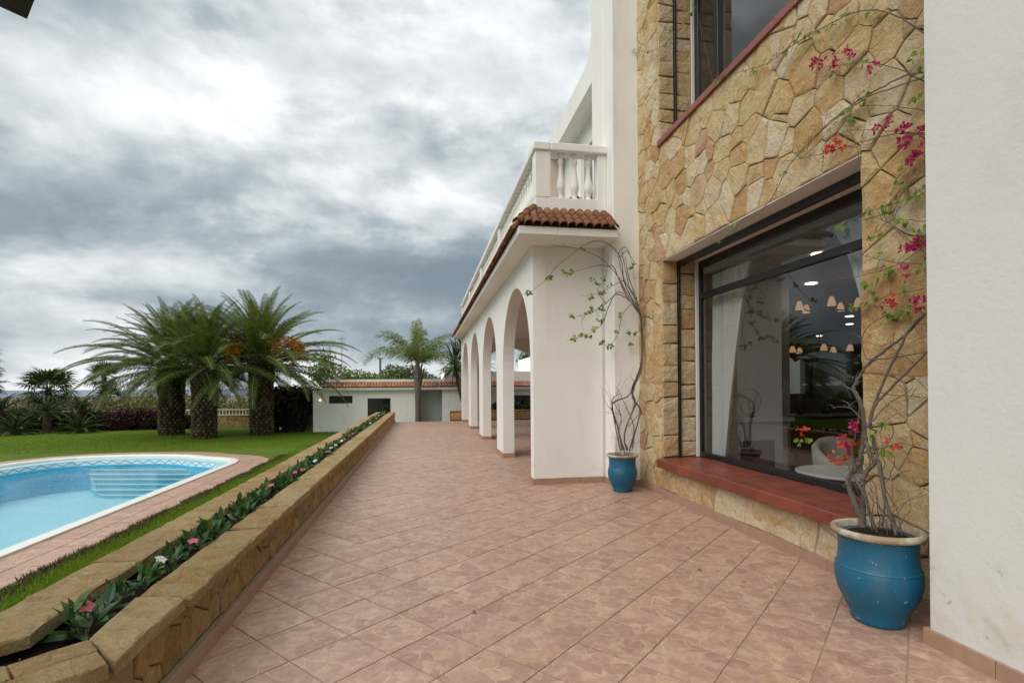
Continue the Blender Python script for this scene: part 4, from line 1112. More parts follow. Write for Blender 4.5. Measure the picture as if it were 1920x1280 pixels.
# ---------------------------------------------------------------- the low building at the end of the garden
def pool_house():
    root = thing('pool_house', 'low white building with a terracotta tile eave and glazed dark door', 'building', (-2, 28, GZ))
    zt = 1.48
    fw = lambda u, v, w: (u, 27.1+w, v)
    w = wall_with_holes('wall', 'plaster_bright', -5.46, -.20, GZ-.2, zt, [(-4.70, -3.56, .82, 1.20), (-2.82, -1.70, -.55, 1.06)], 0, .3, fw, root)
    wn = MB(); wn.box(-4.70, -3.56, 27.16, 27.2, .82, 1.20); b = wn.build('window', 'awning', root)
    for z in (.90, 1.0, 1.1): MB().box(-4.69, -3.57, 27.135, 27.159, z, z+.055).build('slat', 'awning', b)
    dr = MB(); dr.box(-2.82, -2.76, 27.08, 27.16, -.55, 1.06); dr.box(-1.76, -1.70, 27.08, 27.16, -.55, 1.06); dr.box(-2.76, -1.76, 27.08, 27.16, 1.0, 1.06); dr.box(-2.29, -2.23, 27.085, 27.155, -.55, 1.0)
    d = dr.build('door', 'black', root)
    for a, c in ((-2.76, -2.29), (-2.23, -1.76)): MB().box(a, c, 27.11, 27.12, -.55, 1.0).build('pane', 'glass', d)
    bk = MB(); bk.box(-5.46, -5.2, 27.401, 33, GZ-.2, zt); bk.box(-.5, -.2, 27.401, 33, GZ-.2, zt); bk.box(-5.2, -.5, 32.7, 33, GZ-.2, zt); bk.box(-5.2, -.5, 27.401, 32.7, GZ-.2, -.56); bk.build('rear_wall', 'room_wall', root)
    g = MB(); g.box(-.199, .93, 28.0, 28.1, GZ-.2, zt); g.build('gate_panel', 'gate_grey', root)
    MB().box(.86, .90, 27.97, 27.995, -.1, .0).build('handle', 'black', root)
    w = wall_with_holes('wall', 'plaster_bright', .931, 9.5, GZ-.2, zt, [(4.64, 5.75, -.5, 1.16), (2.45, 3.15, -.5, 1.16)], 0, .3, lambda u, v, q: (u, 26.6+q, v), root)
    for x0, x1 in ((4.64, 5.75), (2.45, 3.15)):
        f = MB(); f.box(x0, x0+.07, 26.57, 26.66, -.5, 1.16); f.box(x1-.07, x1, 26.57, 26.66, -.5, 1.16); f.box(x0+.07, x1-.07, 26.57, 26.66, 1.09, 1.16); xm = (x0+x1)/2; f.box(xm-.03, xm+.03, 26.575, 26.655, -.5, 1.09)
        fr = f.build('window', 'black', root)
        MB().box(x0+.07, x1-.07, 26.67, 26.69, -.5, 1.09).build('pane', 'dark_glass', fr)
    bk = MB(); bk.box(.931, 1.2, 26.901, 33, GZ-.2, zt); bk.box(1.2, 9.5, 26.901, 33, zt-.3, zt-.01); bk.build('rear_wall', 'plaster_bright', root)
    # eaves, tile strip, parapet
    e = MB(); e.box(-5.0, .72, 26.85, 33, zt+.001, zt+.13); e.box(.721, 9.7, 26.32, 33, zt+.001, zt+.13); e.build('fascia', 'white_trim', root)
    p = MB(); p.box(-4.9, 2.2, 27.35, 33, zt+.131, 2.03); p.build('parapet', 'plaster_bright', root)
    p = MB(); p.box(1.05, 9.6, 27.0, 33, zt+.132, 2.42); p.box(6.0, 9.6, 27.9, 33, 2.421, 3.3); p.build('upper_parapet', 'plaster_bright', root)
    def strip_tiles(x0, x1, y0, dy, name):
        mb = MB(); k = 6; x = x0; r = random.Random(3)
        while x < x1:
            for row in range(2):
                t0, t1 = row*.46, row*.46+.56; V = []
                for t, rr in ((t0, .068), (t1, .056)):
                    for i in range(k+1):
                        a = math.pi*i/k; V.append((x+rr*math.cos(a), y0+dy*t, zt+.115+.26*t+rr*math.sin(a)+.012*(1-row)+r.uniform(-.004, .004)))
                mb.add(V, [(i, i+1, k+2+i, k+1+i) for i in range(k)])
            x += .15
        o = stuff(mb.build(name, 'terracotta_far', root))
        b = MB(); b.add([(x0-.1, y0, zt+.132), (x1, y0, zt+.132), (x1, y0+dy, zt+.42), (x0-.1, y0+dy, zt+.42)], [(0, 1, 2, 3)]); b.build('tile_bed', 'mortar', root)
    strip_tiles(-4.85, .70, 26.83, .52, 'roof_tiles'); strip_tiles(.80, 9.6, 26.30, .70, 'roof_tiles')
    lamp = tag(MB().lathe([(.02, 0), (.04, .02), (.036, .06), (.015, .075)], (-5.12, 27.04, .96), 10).build('wall_lamp', 'wall_lamp'), 'small glowing lamp on the white wall beside the ivy', 'lamp')
    rp = MB(); rp.box(-7.75, -5.47, 27.3, 33, GZ-.3, 1.55); o = rp.build('ivy_wall', 'mortar'); tag(o, 'tall wall covered by very dark ivy beside the white building', 'wall')
    leaf_cloud('ivy', [(-6.6, 27.3, .45, 1.22, .26, 1.12), (-7.0, 27.4, .3, .8, .3, .95), (-6.1, 27.3, .6, .7, .2, .95), (-6.6, 27.35, -.2, 1.2, .25, .45), (-6.6, 27.5, 1.4, 1.2, .35, .35)], 7000, .065, 'hedge_dark', o, 12, .7, .6, .5)
    # planter at the end of the terrace
    pl = thing('end_planter', 'stone planter closing the far end of the terrace behind the pillars', 'planter', (4, 24.9, 0))
    b = MB(); b.box(1.30, 9, 24.95, 25.02, -.3, .42); b.box(1.25, 1.32, 24.95, 25.6, -.3, .42); b.build('wall_core', 'mortar', pl)
    r = random.Random(14)
    for p in crazy(1.27, 7.2, .02, .40, .30, r, asp=1.5):
        m = piece(p, lambda u, v, w: (u, 24.95-w, v), .03, r, .008, .015, .006)
        if m: m.build('facing_stone', 'stone_low', pl)
    x = 1.22
    while x < 7.4:
        x2 = x+r.uniform(.5, .9); MB().box(x+.003, x2-.003, 24.88, 25.16, .421, .485+r.uniform(-.006, .006), .015).build('coping_stone', 'coping', pl, loc=(x, 25, .45)); x = x2
    s = MB(); s.box(1.33, 9, 25.03, 25.7, -.3, .40); s.build('soil', 'soil', pl)
    k = 0
    for x, lb in ((2.35, 'low dark bush in the end planter seen past the second pillar'), (3.35, 'dark bush in the end planter seen between the pillars'), (4.35, 'rounded dark bush in the end planter under the porch arch'), (5.2, 'dark bush in the end planter by the dark window')):
        k += 1; o = thing('bush', lb, 'bush', (x, 25.35, .4), 'bushes in the end planter')
        leaf_cloud('foliage', [(x, 25.35, .58, .42, .24, .22), (x+.2, 25.3, .66, .2, .2, .2)], 700, .055, 'hedge', o, 40+k)
pool_house()
MB_ = MB(); MB_.box(5, 24, 18.8, 19.1, -.6, 6.0)
tag(MB_.build('courtyard_wall', 'plaster'), 'white courtyard wall seen through the far window of the room', 'wall')

# ---------------------------------------------------------------- garden wall with white railing
def fence():
    root = thing('railing', 'white metal railing along the low stone wall at the garden edge', 'fence', (-15, 31.9, GZ))
    y = 31.9
    b = MB(); b.box(-26, -6.5, y-.05, y+.05, .37, .43); b.build('top_rail', 'fence_white', root)
    b = MB(); b.box(-26, -6.5, y-.04, y+.04, .08, .12); b.build('bottom_rail', 'fence_white', root)
    me = MB().box(-.02, .02, -.02, .02, 0, .249).mesh('baluster', 'fence_white')
    n = 110
    for i in range(n): inst('baluster', me, root, Vector((-25.9+i*19.3/n, y, .1205))-origin(root))
    wl = thing('garden_wall', 'low tan stone wall under the white railing beyond the palms', 'wall', (-15, 31.9, GZ))
    c = MB(); c.box(-26, -6.5, y-.14, y+.14, GZ-.2, .04); c.build('wall_core', 'mortar', wl)
    r = random.Random(17)
    for p in crazy(-13.5, -8.4, GZ-.02, .02, .30, r, asp=1.4):
        m = piece(p, lambda u, v, w: (u, y-.14-w, v), .03, r, .008, .015, .006)
        if m: m.build('facing_stone', 'stone_low', wl)
    q = MB(); q.box(-26, -6.5, y-.18, y+.18, .041, .079); q.build('cap', 'coping', wl)
fence()

# ---------------------------------------------------------------- palms
def frond_mesh(name, m, L, droop, nl, ll, lift=.55, w=.022, fwd=.75, hang=.25, seed=0, plume=0.):
    """a pinnate palm leaf lying along +X, curving down by droop (radians in all)"""
    r = random.Random(seed); mb = MB(); N = 16; P = []; p = Vector((0, 0, 0)); a = 0.
    for i in range(N+1):
        P.append((p.copy(), a)); s = L/N; p = p+Vector((math.cos(a), 0, math.sin(a)))*s; a -= droop/N*(.35+1.3*i/N)
    mb.tube([q for q, _ in P], .036*L/4.5, .008, sides=4); nr = len(mb.f)
    for j in range(nl):
        t = .10+.90*(j+.5)/nl; i = min(N-1, int(t*N)); f = t*N-i
        q = P[i][0].lerp(P[i+1][0], f); an = P[i][1]
        T = Vector((math.cos(an), 0, math.sin(an))); Nn = Vector((-math.sin(an), 0, math.cos(an)))
        ln = ll*(math.sin(math.pi*min(1, .12+.88*(t**.8)))**.6*.85+.15)*r.uniform(.85, 1.1)
        for sgn in (-1, 1):
            k = lift+r.uniform(-.12, .12)+plume*r.uniform(-1, 1)
            d = (T*fwd*(.7+.6*t)+Vector((0, sgn, 0))*math.cos(k)+Nn*math.sin(k)).normalized()
            mid = q+d*ln*.55; tip = mid+(d+Vector((0, 0, -hang*(1.6+r.uniform(-.6, .6))))).normalized()*ln*.45
            s = T*w*(.6+.4*math.sin(math.pi*t))
            mb.add([q-s*.5, q+s*.5, mid+s, mid-s, tip], [(0, 1, 2, 3), (3, 2, 4)])
    me = mb.mesh(name, m); me.materials.append(MT['rachis'])
    for q in me.polygons[:nr]: q.material_index = 1
    return me
CAN = [frond_mesh('frond_upright', 'frond_young', 4.1, .85, 70, .56, .35, .025, .8, .2, 1),
       frond_mesh('frond_rising', 'frond_young', 4.5, 1.08, 74, .60, .38, .025, .75, .3, 2),
       frond_mesh('frond_spreading', 'frond', 4.7, 1.15, 76, .62, .35, .025, .7, .45, 3),
       frond_mesh('frond_arching', 'frond', 4.5, 1.15, 72, .60, .2, .025, .65, .6, 4),
       frond_mesh('frond_hanging', 'frond', 3.9, 1.0, 64, .52, .1, .025, .65, .7, 5),
       frond_mesh('frond_yellowing', 'frond_old', 3.2, 1.2, 56, .46, .1, .024, .65, .6, 6)]
def canary(label, x, y, H, trunk_r, n, seed, az0, az1, fruit=False, sc=1.0):
    r = random.Random(seed); root = thing('date_palm', label, 'palm', (x, y, GZ), 'date palms on the lawn')
    tk = MB(); tk.lathe([(trunk_r*1.12, -.1), (trunk_r*1.02, .15), (trunk_r*.95, .6), (trunk_r*.98, H*.8), (trunk_r*1.15, H), (trunk_r*.8, H+.35), (.1, H+.7)], (x, y, GZ), 20)
    t = tk.build('trunk', 'trunk', root)
    st = MB(); rows = int(H/.135)
    for j in range(rows+3):
        z = GZ+.05+j*.135; rr = trunk_r*(1.0+.12*max(0, (j/rows-.6)/.4))
        for i in range(15):
            a = 2*math.pi*(i+.5*(j % 2))/15+r.uniform(-.04, .04); ca, sa = math.cos(a), math.sin(a); h = .10; wd = rr*.19; o = rr*(.93+.02*r.random()); e = rr*1.0+r.uniform(.035, .085)
            L_ = lambda rad, s, zz: (x+ca*rad-sa*s, y+sa*rad+ca*s, zz)
            st.add([L_(o, -wd, z), L_(o, wd, z), L_(o, 0, z-h), L_(o, 0, z+h), L_(e, -wd*.5, z+.03), L_(e, wd*.5, z+.03), L_(e, 0, z-.02), L_(e, 0, z+.075)],
                   [(0, 2, 6, 4), (2, 1, 5, 6), (1, 3, 7, 5), (3, 0, 4, 7), (4, 6, 5, 7)])
    stuff(st.build('trunk_stubs', 'stub', t))
    ga = 2.39996; top = Vector((0, 0, H+.45))
    for k in range(n):
        u = (k+.5)/n; az = k*ga+r.uniform(-.25, .25)
        el = R(86-102*u**1.08+r.uniform(-7, 7))
        if el > R(58): me = CAN[0]
        elif el > R(34): me = CAN[1]
        elif el > R(8): me = CAN[2]
        elif el > R(-14): me = CAN[3]
        else: me = CAN[4] if r.random() < .72 else CAN[5]
        s = sc*r.uniform(.88, 1.08)*(.82 if el > R(58) else .92 if el > R(34) else 1 if el > R(-8) else .85)
        d = Vector((math.cos(az), math.sin(az), 0))*(.32 if el < R(50) else .12)
        mx = Matrix.Translation(top+d+Vector((0, 0, -.45*u+.3*(1-u)))) @ Matrix.Rotation(az, 4, 'Z') @ Matrix.Rotation(-el, 4, 'Y') @ Matrix.Rotation(r.uniform(-.35, .35), 4, 'X') @ Matrix.Scale(s, 4)
        inst('frond', me, root, mtx=mx)
    if fruit:
        for k in range(10):
            a = r.uniform(-2.9, .4); mb = MB(); b = Vector((x, y, GZ+H+.6+r.uniform(-.1, .6))); d = Vector((math.cos(a), math.sin(a), 0)); L_ = r.uniform(1.2, 2.0)
            P = smooth_path([b, b+d*L_*.5+Vector((0, 0, .35)), b+d*L_*.9+Vector((0, 0, .1)), b+d*L_+Vector((0, 0, -.35))], 4); mb.tube(P, .03, .015, 5)
            for q in range(120):
                p = P[r.randint(len(P)//2, len(P)-1)]; e = p+Vector((r.uniform(-.35, .35), r.uniform(-.35, .35), r.uniform(-.35, .12))); mb.tube([p, e], .014, .010, 3, False)
            mb.build('fruit_stalk', 'fruit', root)
canary('thick date palm at the left of the clump, set a little farther back', -11.94, 27.2, 3.05, .50, 80, 1, 0, 0, False, .86)
canary('thick date palm in the middle of the clump, nearest the pool', -9.68, 25.1, 2.95, .46, 80, 2, 0, 0, False, .84)
canary('date palm with orange fruit stalks beside the dark ivy wall', -7.61, 26.2, 3.15, .48, 82, 3, 0, 0, True, .95)

QF = [frond_mesh('plume_rising', 'queen', 3.2, 1.25, 110, .66, .1, .016, .35, .9, 11, .9), frond_mesh('plume_arching', 'queen', 3.5, 2.2, 116, .72, .0, .016, .3, 1.2, 12, .9), frond_mesh('plume_upright', 'queen', 2.7, .5, 104, .52, .3, .016, .5, .4, 13, .9)]
def queen():
    x, y = -.30, 25.8; r = random.Random(5); root = thing('queen_palm', 'slender feathery palm standing just beyond the end of the terrace', 'palm', (x, y, GZ))
    MB().lathe([(.16, -.1), (.14, .3), (.13, 1.0), (.135, 1.6), (.15, 2.1), (.19, 2.45), (.17, 2.8), (.11, 3.2), (.07, 3.6)], (x, y, GZ), 16).build('trunk', 'queen_trunk', root, True)
    for k in range(7):
        a = k*2.4; b = Vector((x+.15*math.cos(a), y+.15*math.sin(a), GZ+2.35+.1*k))
        MB().tube([b, b+Vector((.10*math.cos(a), .10*math.sin(a), .45)), b+Vector((.16*math.cos(a), .16*math.sin(a), .75))], .05, .02, 5).build('leaf_base', 'queen_trunk', root)
    for k, (az, el, me, s) in enumerate([(175, 42, 1, .95), (200, 56, 0, .9), (185, 66, 0, .85), (95, 78, 2, 1.0), (80, 84, 2, 1.0), (5, 50, 0, .85), (-12, 40, 1, .8), (350, 62, 0, .85), (270, 58, 0, .95), (250, 45, 1, .9), (295, 40, 1, .8), (60, 55, 0, .9), (130, 52, 1, .9), (30, 36, 1, .85)]):
        mx = Matrix.Translation((0, 0, 3.3)) @ Matrix.Rotation(R(az+r.uniform(-8, 8)), 4, 'Z') @ Matrix.Rotation(-R(el), 4, 'Y') @ Matrix.Scale(s*.92, 4)
        inst('frond', QF[me], root, mtx=mx)
queen()

def spiky(name, label, cat, stems, nleaf, L, w, m, group=None, bark='bark'):
    """sword-leaved heads on stems: stems = [(base), (head), radius]"""
    r = random.Random(len(label)); root = thing(name, label, cat, stems[0][0], group); off = origin(root)
    lf = MB().add([(0, -w*.6, 0), (0, w*.6, 0), (L*.5, w, .02), (L*.5, -w, .02), (L, 0, -.04)], [(0, 1, 2, 3), (3, 2, 4)]).mesh('sword_leaf', m)
    for b, h, rad in stems:
        b, h = Vector(b), Vector(h); mid = b.lerp(h, .5)+Vector((r.uniform(-.1, .1), 0, 0)); MB().tube(smooth_path([b, mid, h], 4), rad, rad*.7, 8).build('trunk', bark, root)
        for k in range(nleaf):
            u = (k+.5)/nleaf; el = R(86-135*u+r.uniform(-9, 9)); az = k*2.39996
            mx = Matrix.Translation(h-off+Vector((0, 0, .25*(1-u)))) @ Matrix.Rotation(az, 4, 'Z') @ Matrix.Rotation(-el, 4, 'Y') @ Matrix.Rotation(r.uniform(-.5, .5), 4, 'X') @ Matrix.Scale(r.uniform(.75, 1.15), 4)
            inst('leaf', lf, root, mtx=mx)
spiky('yucca', 'tall yucca with spiky dark leaf heads beyond the arcade end', 'yucca', [((2.05, 25.75, .3), (1.50, 25.7, 2.60), .08), ((2.1, 25.85, .3), (2.3, 25.8, 2.35), .08), ((2.1, 25.8, .3), (1.95, 25.9, 3.2), .07), ((2.2, 25.85, .3), (2.75, 26.0, 2.7), .07)], 80, 1.3, .038, 'yucca')

def fan_mesh():
    mb = MB(); n = 15
    mb.tube([(0, 0, 0), (.45, 0, .02), (.8, 0, 0)], .018, .012, 4)
    for i in range(n):
        a = R(-105+210*i/(n-1)); d = Vector((math.cos(a), math.sin(a), 0)); s = Vector((-math.sin(a), math.cos(a), 0))*.055; o = Vector((.8, 0, 0))
        L = .85*(.75+.25*math.cos(a)); m_ = o+d*L*.6+Vector((0, 0, .03 if i % 2 else -.01)); t = o+d*L+Vector((0, 0, -.20))
        mb.add([o, m_+s, m_-s, t], [(0, 1, 2), (2, 1, 3)])
    return mb.mesh('fan_leaf', 'fan')
FAN = fan_mesh()
def fan_palm(label, x, y, z, H, n, s, seed, grp='fan palms beyond the garden'):
    r = random.Random(seed); root = thing('fan_palm', label, 'palm', (x, y, z), grp)
    MB().lathe([(.26*s, -.3), (.2*s, .5), (.17*s, H-.2), (.22*s, H)], (x, y, z), 10).build('trunk', 'trunk', root)
    for k in range(n):
        u = (k+.5)/n; el = R(78-125*u+r.uniform(-8, 8)); az = k*2.39996
        inst('leaf', FAN, root, mtx=Matrix.Translation((0, 0, H)) @ Matrix.Rotation(az, 4, 'Z') @ Matrix.Rotation(-el, 4, 'Y') @ Matrix.Rotation(r.uniform(-.4, .4), 4, 'X') @ Matrix.Scale(s*r.uniform(.85, 1.15), 4))
fan_palm('tall fan palm cut by the left edge of the view', -27.4, 37, -1.6, 5.1, 34, 1.0, 1)
fan_palm('fan palm below it at the left edge with a lower crown', -26.3, 36, -1.6, 3.6, 30, .9, 2)
fan_palm('broad low fan palm with a dense crown beyond the railing', -25.2, 40, -1.6, 3.15, 40, 1.15, 3)
fan_palm('slim fan palm silhouetted above the sea', -30.5, 56, -2.2, 5.0, 30, 1.05, 4)
fan_palm('short fan palm just below the slim one', -29.5, 55, -2.2, 2.9, 26, 1.0, 5)

CY = frond_mesh('cycad_frond', 'cycad', 1.25, .9, 34, .20, .35, .016, .7, .05, 21)
def cycad(label, x, y, H, n, s, seed):
    r = random.Random(seed); root = thing('cycad', label, 'cycad', (x, y, GZ), 'cycads at the lawn edge')
    MB().lathe([(.20, -.1), (.17, .2), (.16, H), (.1, H+.12)], (x, y, GZ), 12).build('trunk', 'bark', root)
    for k in range(n):
        u = (k+.5)/n; el = R(75-88*u+r.uniform(-6, 6))
        inst('frond', CY, root, mtx=Matrix.Translation((0, 0, H)) @ Matrix.Rotation(k*2.39996, 4, 'Z') @ Matrix.Rotation(-el, 4, 'Y') @ Matrix.Scale(.82*s*r.uniform(.85, 1.1), 4))
cycad('cycad with a raised dark crown nearest the left edge', -20.9, 29.8, 1.05, 30, 1.25, 1)
cycad('low cycad spreading on the ground in front of the raised one', -19.7, 29.0, .18, 30, 1.2, 2)
cycad('cycad on a clear bare trunk standing alone on the lawn edge', -18.9, 29.9, 1.0, 28, .95, 3)
cycad('cycad on a brown trunk under the long palm fronds', -18.0, 31.0, 1.05, 30, 1.2, 4)
cycad('low cycad spreading in front of the green hedge', -17.3, 29.6, .12, 30, 1.2, 5)

def hedge(name, label, cat, blobs, n, size, m, seed, grp=None):
    b = blobs[0]; o = thing(name, label, cat, (b[0], b[1], GZ), grp)
    mb = MB()
    for q in blobs:
        V = MB().lathe([(q[3]*.2, -.72*q[5]), (q[3]*.66, -.5*q[5]), (q[3]*.72, 0), (q[3]*.5, .5*q[5]), (.05, .7*q[5])], (0, 0, 0), 10)
        mb.add([(q[0]+v[0], q[1]+v[1]*q[4]/q[3], q[2]+v[2]) for v in V.v], V.f)
    mb.build('inner_branches', 'soil', o)
    leaf_cloud('foliage', blobs, n, size, m, o, seed); return o
hedge('hedge', 'dark red leaved hedge in front of the white railing', 'hedge', [(-15.9, 31.0, -.05, .95, .55, .72), (-14.7, 31.1, -.1, .9, .55, .62), (-13.7, 31.2, -.15, .8, .5, .55), (-15.3, 31.0, .2, .6, .5, .42), (-12.9, 31.2, -.2, .6, .4, .45)], 9000, .055, 'hedge_red', 31)
hedge('hedge', 'green hedge between the cycads and the red hedge', 'hedge', [(-18.2, 31.3, -.1, 1.0, .5, .6), (-17.0, 31.3, -.1, .9, .5, .55), (-19.4, 31.2, .0, .9, .5, .65), (-20.6, 31.2, .05, 1., .5, .65), (-22, 31.3, .0, 1.2, .5, .65), (-17.6, 31.3, .15, .6, .4, .4)], 11000, .06, 'hedge', 32)

# ---------------------------------------------------------------- scrub, trees, houses beyond
def beyond():
    r = random.Random(23); bl = []
    def gz(y): t = min(1, max(0, (y-32)/420)); return -1.5-17.5*t**.8
    for k in range(150):
        y = 34+70*r.random()**1.6; x = -y*r.uniform(.05, 1.0)-2; s = r.uniform(.7, 1.9)*(1+y/90)
        bl.append((x, y, gz(y)+s*.35, s*1.3, s*1.1, s*r.uniform(.55, .85)))
    near = []
    for k in range(46):
        y = 34+11*r.random(); x = -29+25*(k+r.random())/46; h = r.uniform(.75, 1.35); near.append((x, y, -.9, r.uniform(1.0, 1.9), 1.0, h+.9))
    o = leaf_cloud('near_scrub', near, 30000, .11, 'scrub', None, 15); stuff(o)
    o = leaf_cloud('scrub', bl[:100], 42000, .15, 'scrub', None, 5); stuff(o)
    bl2 = []
    for k in range(70):
        y = 60+160*r.random(); x = -y*r.uniform(-.1, 1.05); s = r.uniform(1.2, 2.4)*(1+y/120)
        bl2.append((x, y, gz(y)+s*.4, s*1.7, s*1.2, s*.75))
    o = leaf_cloud('far_scrub', bl2+bl[100:], 30000, .26, 'scrub_grey', None, 6); stuff(o)
    for k, (x, y, w, h, lb) in enumerate(((-62, 92, 5, 3.2, 'small white house far off beside the palm at the left edge'), (-58, 95, 4.5, 2.6, 'small white house far off below the broad fan palm'), (-56, 104, 6, 3.4, 'white house far off under the slim fan palm'), (-25.5, 74, 2.4, 2.0, 'tiny white hut among the scrub above the railing'))):
        z = gz(y)-.5; hs = thing('distant_house', lb, 'house', (x, y, z))
        MB().box(x-w/2, x+w/2, y, y+4, z, z+h).build('wall', 'plaster', hs); MB().box(x-w/2-.15, x+w/2+.15, y-.15, y+4.15, z+h+.001, z+h+.25).build('roof', 'white_trim', hs)
        for q in (-.25, .25): MB().box(x+w*q-.4, x+w*q+.4, y-.03, y-.001, z+h*.4, z+h*.75).build('window', 'dark_glass', hs)
    def tree(label, x, y, H, blobs, n, size, m, seed, grp='trees behind the low building'):
        o = thing('tree', label, 'tree', (x, y, GZ), grp); t = MB(); rr = random.Random(seed)
        t.tube(smooth_path([(x, y, GZ-.5), (x+.1, y, GZ+H*.3), (x, y, GZ+H*.6)], 3), .14, .08, 7)
        t.build('trunk', 'bark', o)
        for b in blobs: MB().tube([(x, y, GZ+H*.45), (b[0]*.5+x*.5, b[1], b[2]*.6+GZ*.4+.3), (b[0], b[1], b[2])], .06, .02, 5).build('limb', 'bark', o)
        leaf_cloud('crown', blobs, n, size, m, o, seed, shell=.75)
    tree('low bright green tree top at the left end of the tiled roof', -3.6, 36, 2.8, [(-4.4, 36, 2.0, 1.3, .9, .75), (-3.0, 36, 1.9, 1.2, .9, .65), (-2.0, 36.2, 1.8, 1.0, .8, .55)], 4200, .09, 'tree', 51)
    tree('rounded olive green tree rising behind the roof by the post', -1.3, 37, 3.4, [(-2.0, 37, 2.35, 1.1, .9, .85), (-.9, 37, 2.3, 1.2, .9, .85), (.1, 37, 2.0, .9, .8, .65)], 4200, .09, 'tree_olive', 52)
    tree('round deep green tree behind the roof right of the feathery palm', 2.5, 37, 3.4, [(2.3, 37, 2.4, 1.2, .9, .95), (3.1, 37, 2.3, .9, .8, .8), (1.3, 37.2, 1.9, .7, .6, .5)], 3600, .09, 'tree', 53)
    tree('airy olive tree seen through the end arch of the porch', 8.4, 36, 5.0, [(7.6, 36, 3.6, 1.1, .9, 1.2), (8.8, 36, 3.1, 1.2, .9, .9), (7.4, 36, 4.8, .8, .7, .8), (10, 36, 3.0, 1.1, .8, .8)], 3600, .09, 'tree_olive', 54)
    tree('feathery yellow green bamboo behind the date palms', -6.3, 36, 4.6, [(-6.9, 36, 2.6, .7, .7, 1.5), (-6.3, 36, 3.1, .5, .5, 1.3), (-5.6, 36, 2.3, .8, .6, .9), (-5.0, 36, 1.9, .7, .5, .8)], 2200, .10, 'bamboo', 55)
    p = thing('utility_post', 'thin weathered post rising behind the roof', 'post', (-2.95, 36.5, GZ)); q = MB(); q.tube([(-2.95, 36.5, GZ-.5), (-2.95, 36.5, 3.55)], .09, .075, 7); q.build('pole', 'pole', p)
    MB().box(-3.13, -2.77, 36.45, 36.55, 3.5505, 3.64).build('cap', 'pole', p)
    a = thing('antenna', 'thin rooftop antenna far behind the palms', 'antenna', (-9.0, 60, -2)); m = MB(); m.tube([(-9, 60, -2), (-9, 60, 7.4)], .05, .03, 5); m.build('mast', 'pole', a)
    for z in (6.2, 6.6, 7.0): MB().box(-9.4, -8.6, 59.96, 59.939+.08, z, z+.05).build('crossbar', 'pole', a)
beyond()
def garden_light():
    o = thing('garden_light', 'short black bollard light with a pale top on the lawn', 'lamp', (-6.95, 27.0, GZ))
    MB().lathe([(.07, -.05), (.07, .16), (.05, .18)], (-6.95, 26.9, GZ), 10).build('post', 'black', o); MB().lathe([(.055, .181), (.055, .30), (.02, .305)], (-6.95, 26.9, GZ), 10).build('lamp_head', 'white_trim', o)
    MB().lathe([(.07, .306), (.06, .34), (.01, .35)], (-6.95, 26.9, GZ), 10).build('cap', 'black', o)
garden_light()
def parasol():
    c = Vector((-2.511, 3.798, 4.0)); e1 = Vector((-.655, -.755, 0)).normalized(); e2 = Vector((.655, -.755, 0)).normalized()
    L = 1.9; o = c+(e1+e2)*L*.5; root = thing('parasol', 'corner of a dark brown square parasol overhead at the top left', 'parasol', (o.x, o.y, GZ))
    m = MB(); P = [c, c+e1*L, c+(e1+e2)*L, c+e2*L]; top = o+Vector((0, 0, .55)); V = P+[p+Vector((0, 0, -.012)) for p in P]+[top]
    m.add(V, [(k, (k+1) % 4, 8) for k in range(4)]+[(7, 6, 5, 4)]+[(k, (k+1) % 4, 4+(k+1) % 4, 4+k) for k in range(4)])
    m.build('canopy', 'canvas', root)
    MB().tube([(o.x, o.y, GZ), (o.x, o.y, 4.5)], .03, .03, 10).build('pole', 'pole', root)
    for k, p in enumerate(P): MB().tube([o+Vector((0, 0, .47)), p+(o-p)*.1+Vector((0, 0, .03))], .012, .012, 5).build('rib', 'dark_wood', root)
    MB().lathe([(.28, 0), (.28, .06), (.05, .1)], (o.x, o.y, GZ), 16).build('base', 'pole', root)
parasol()

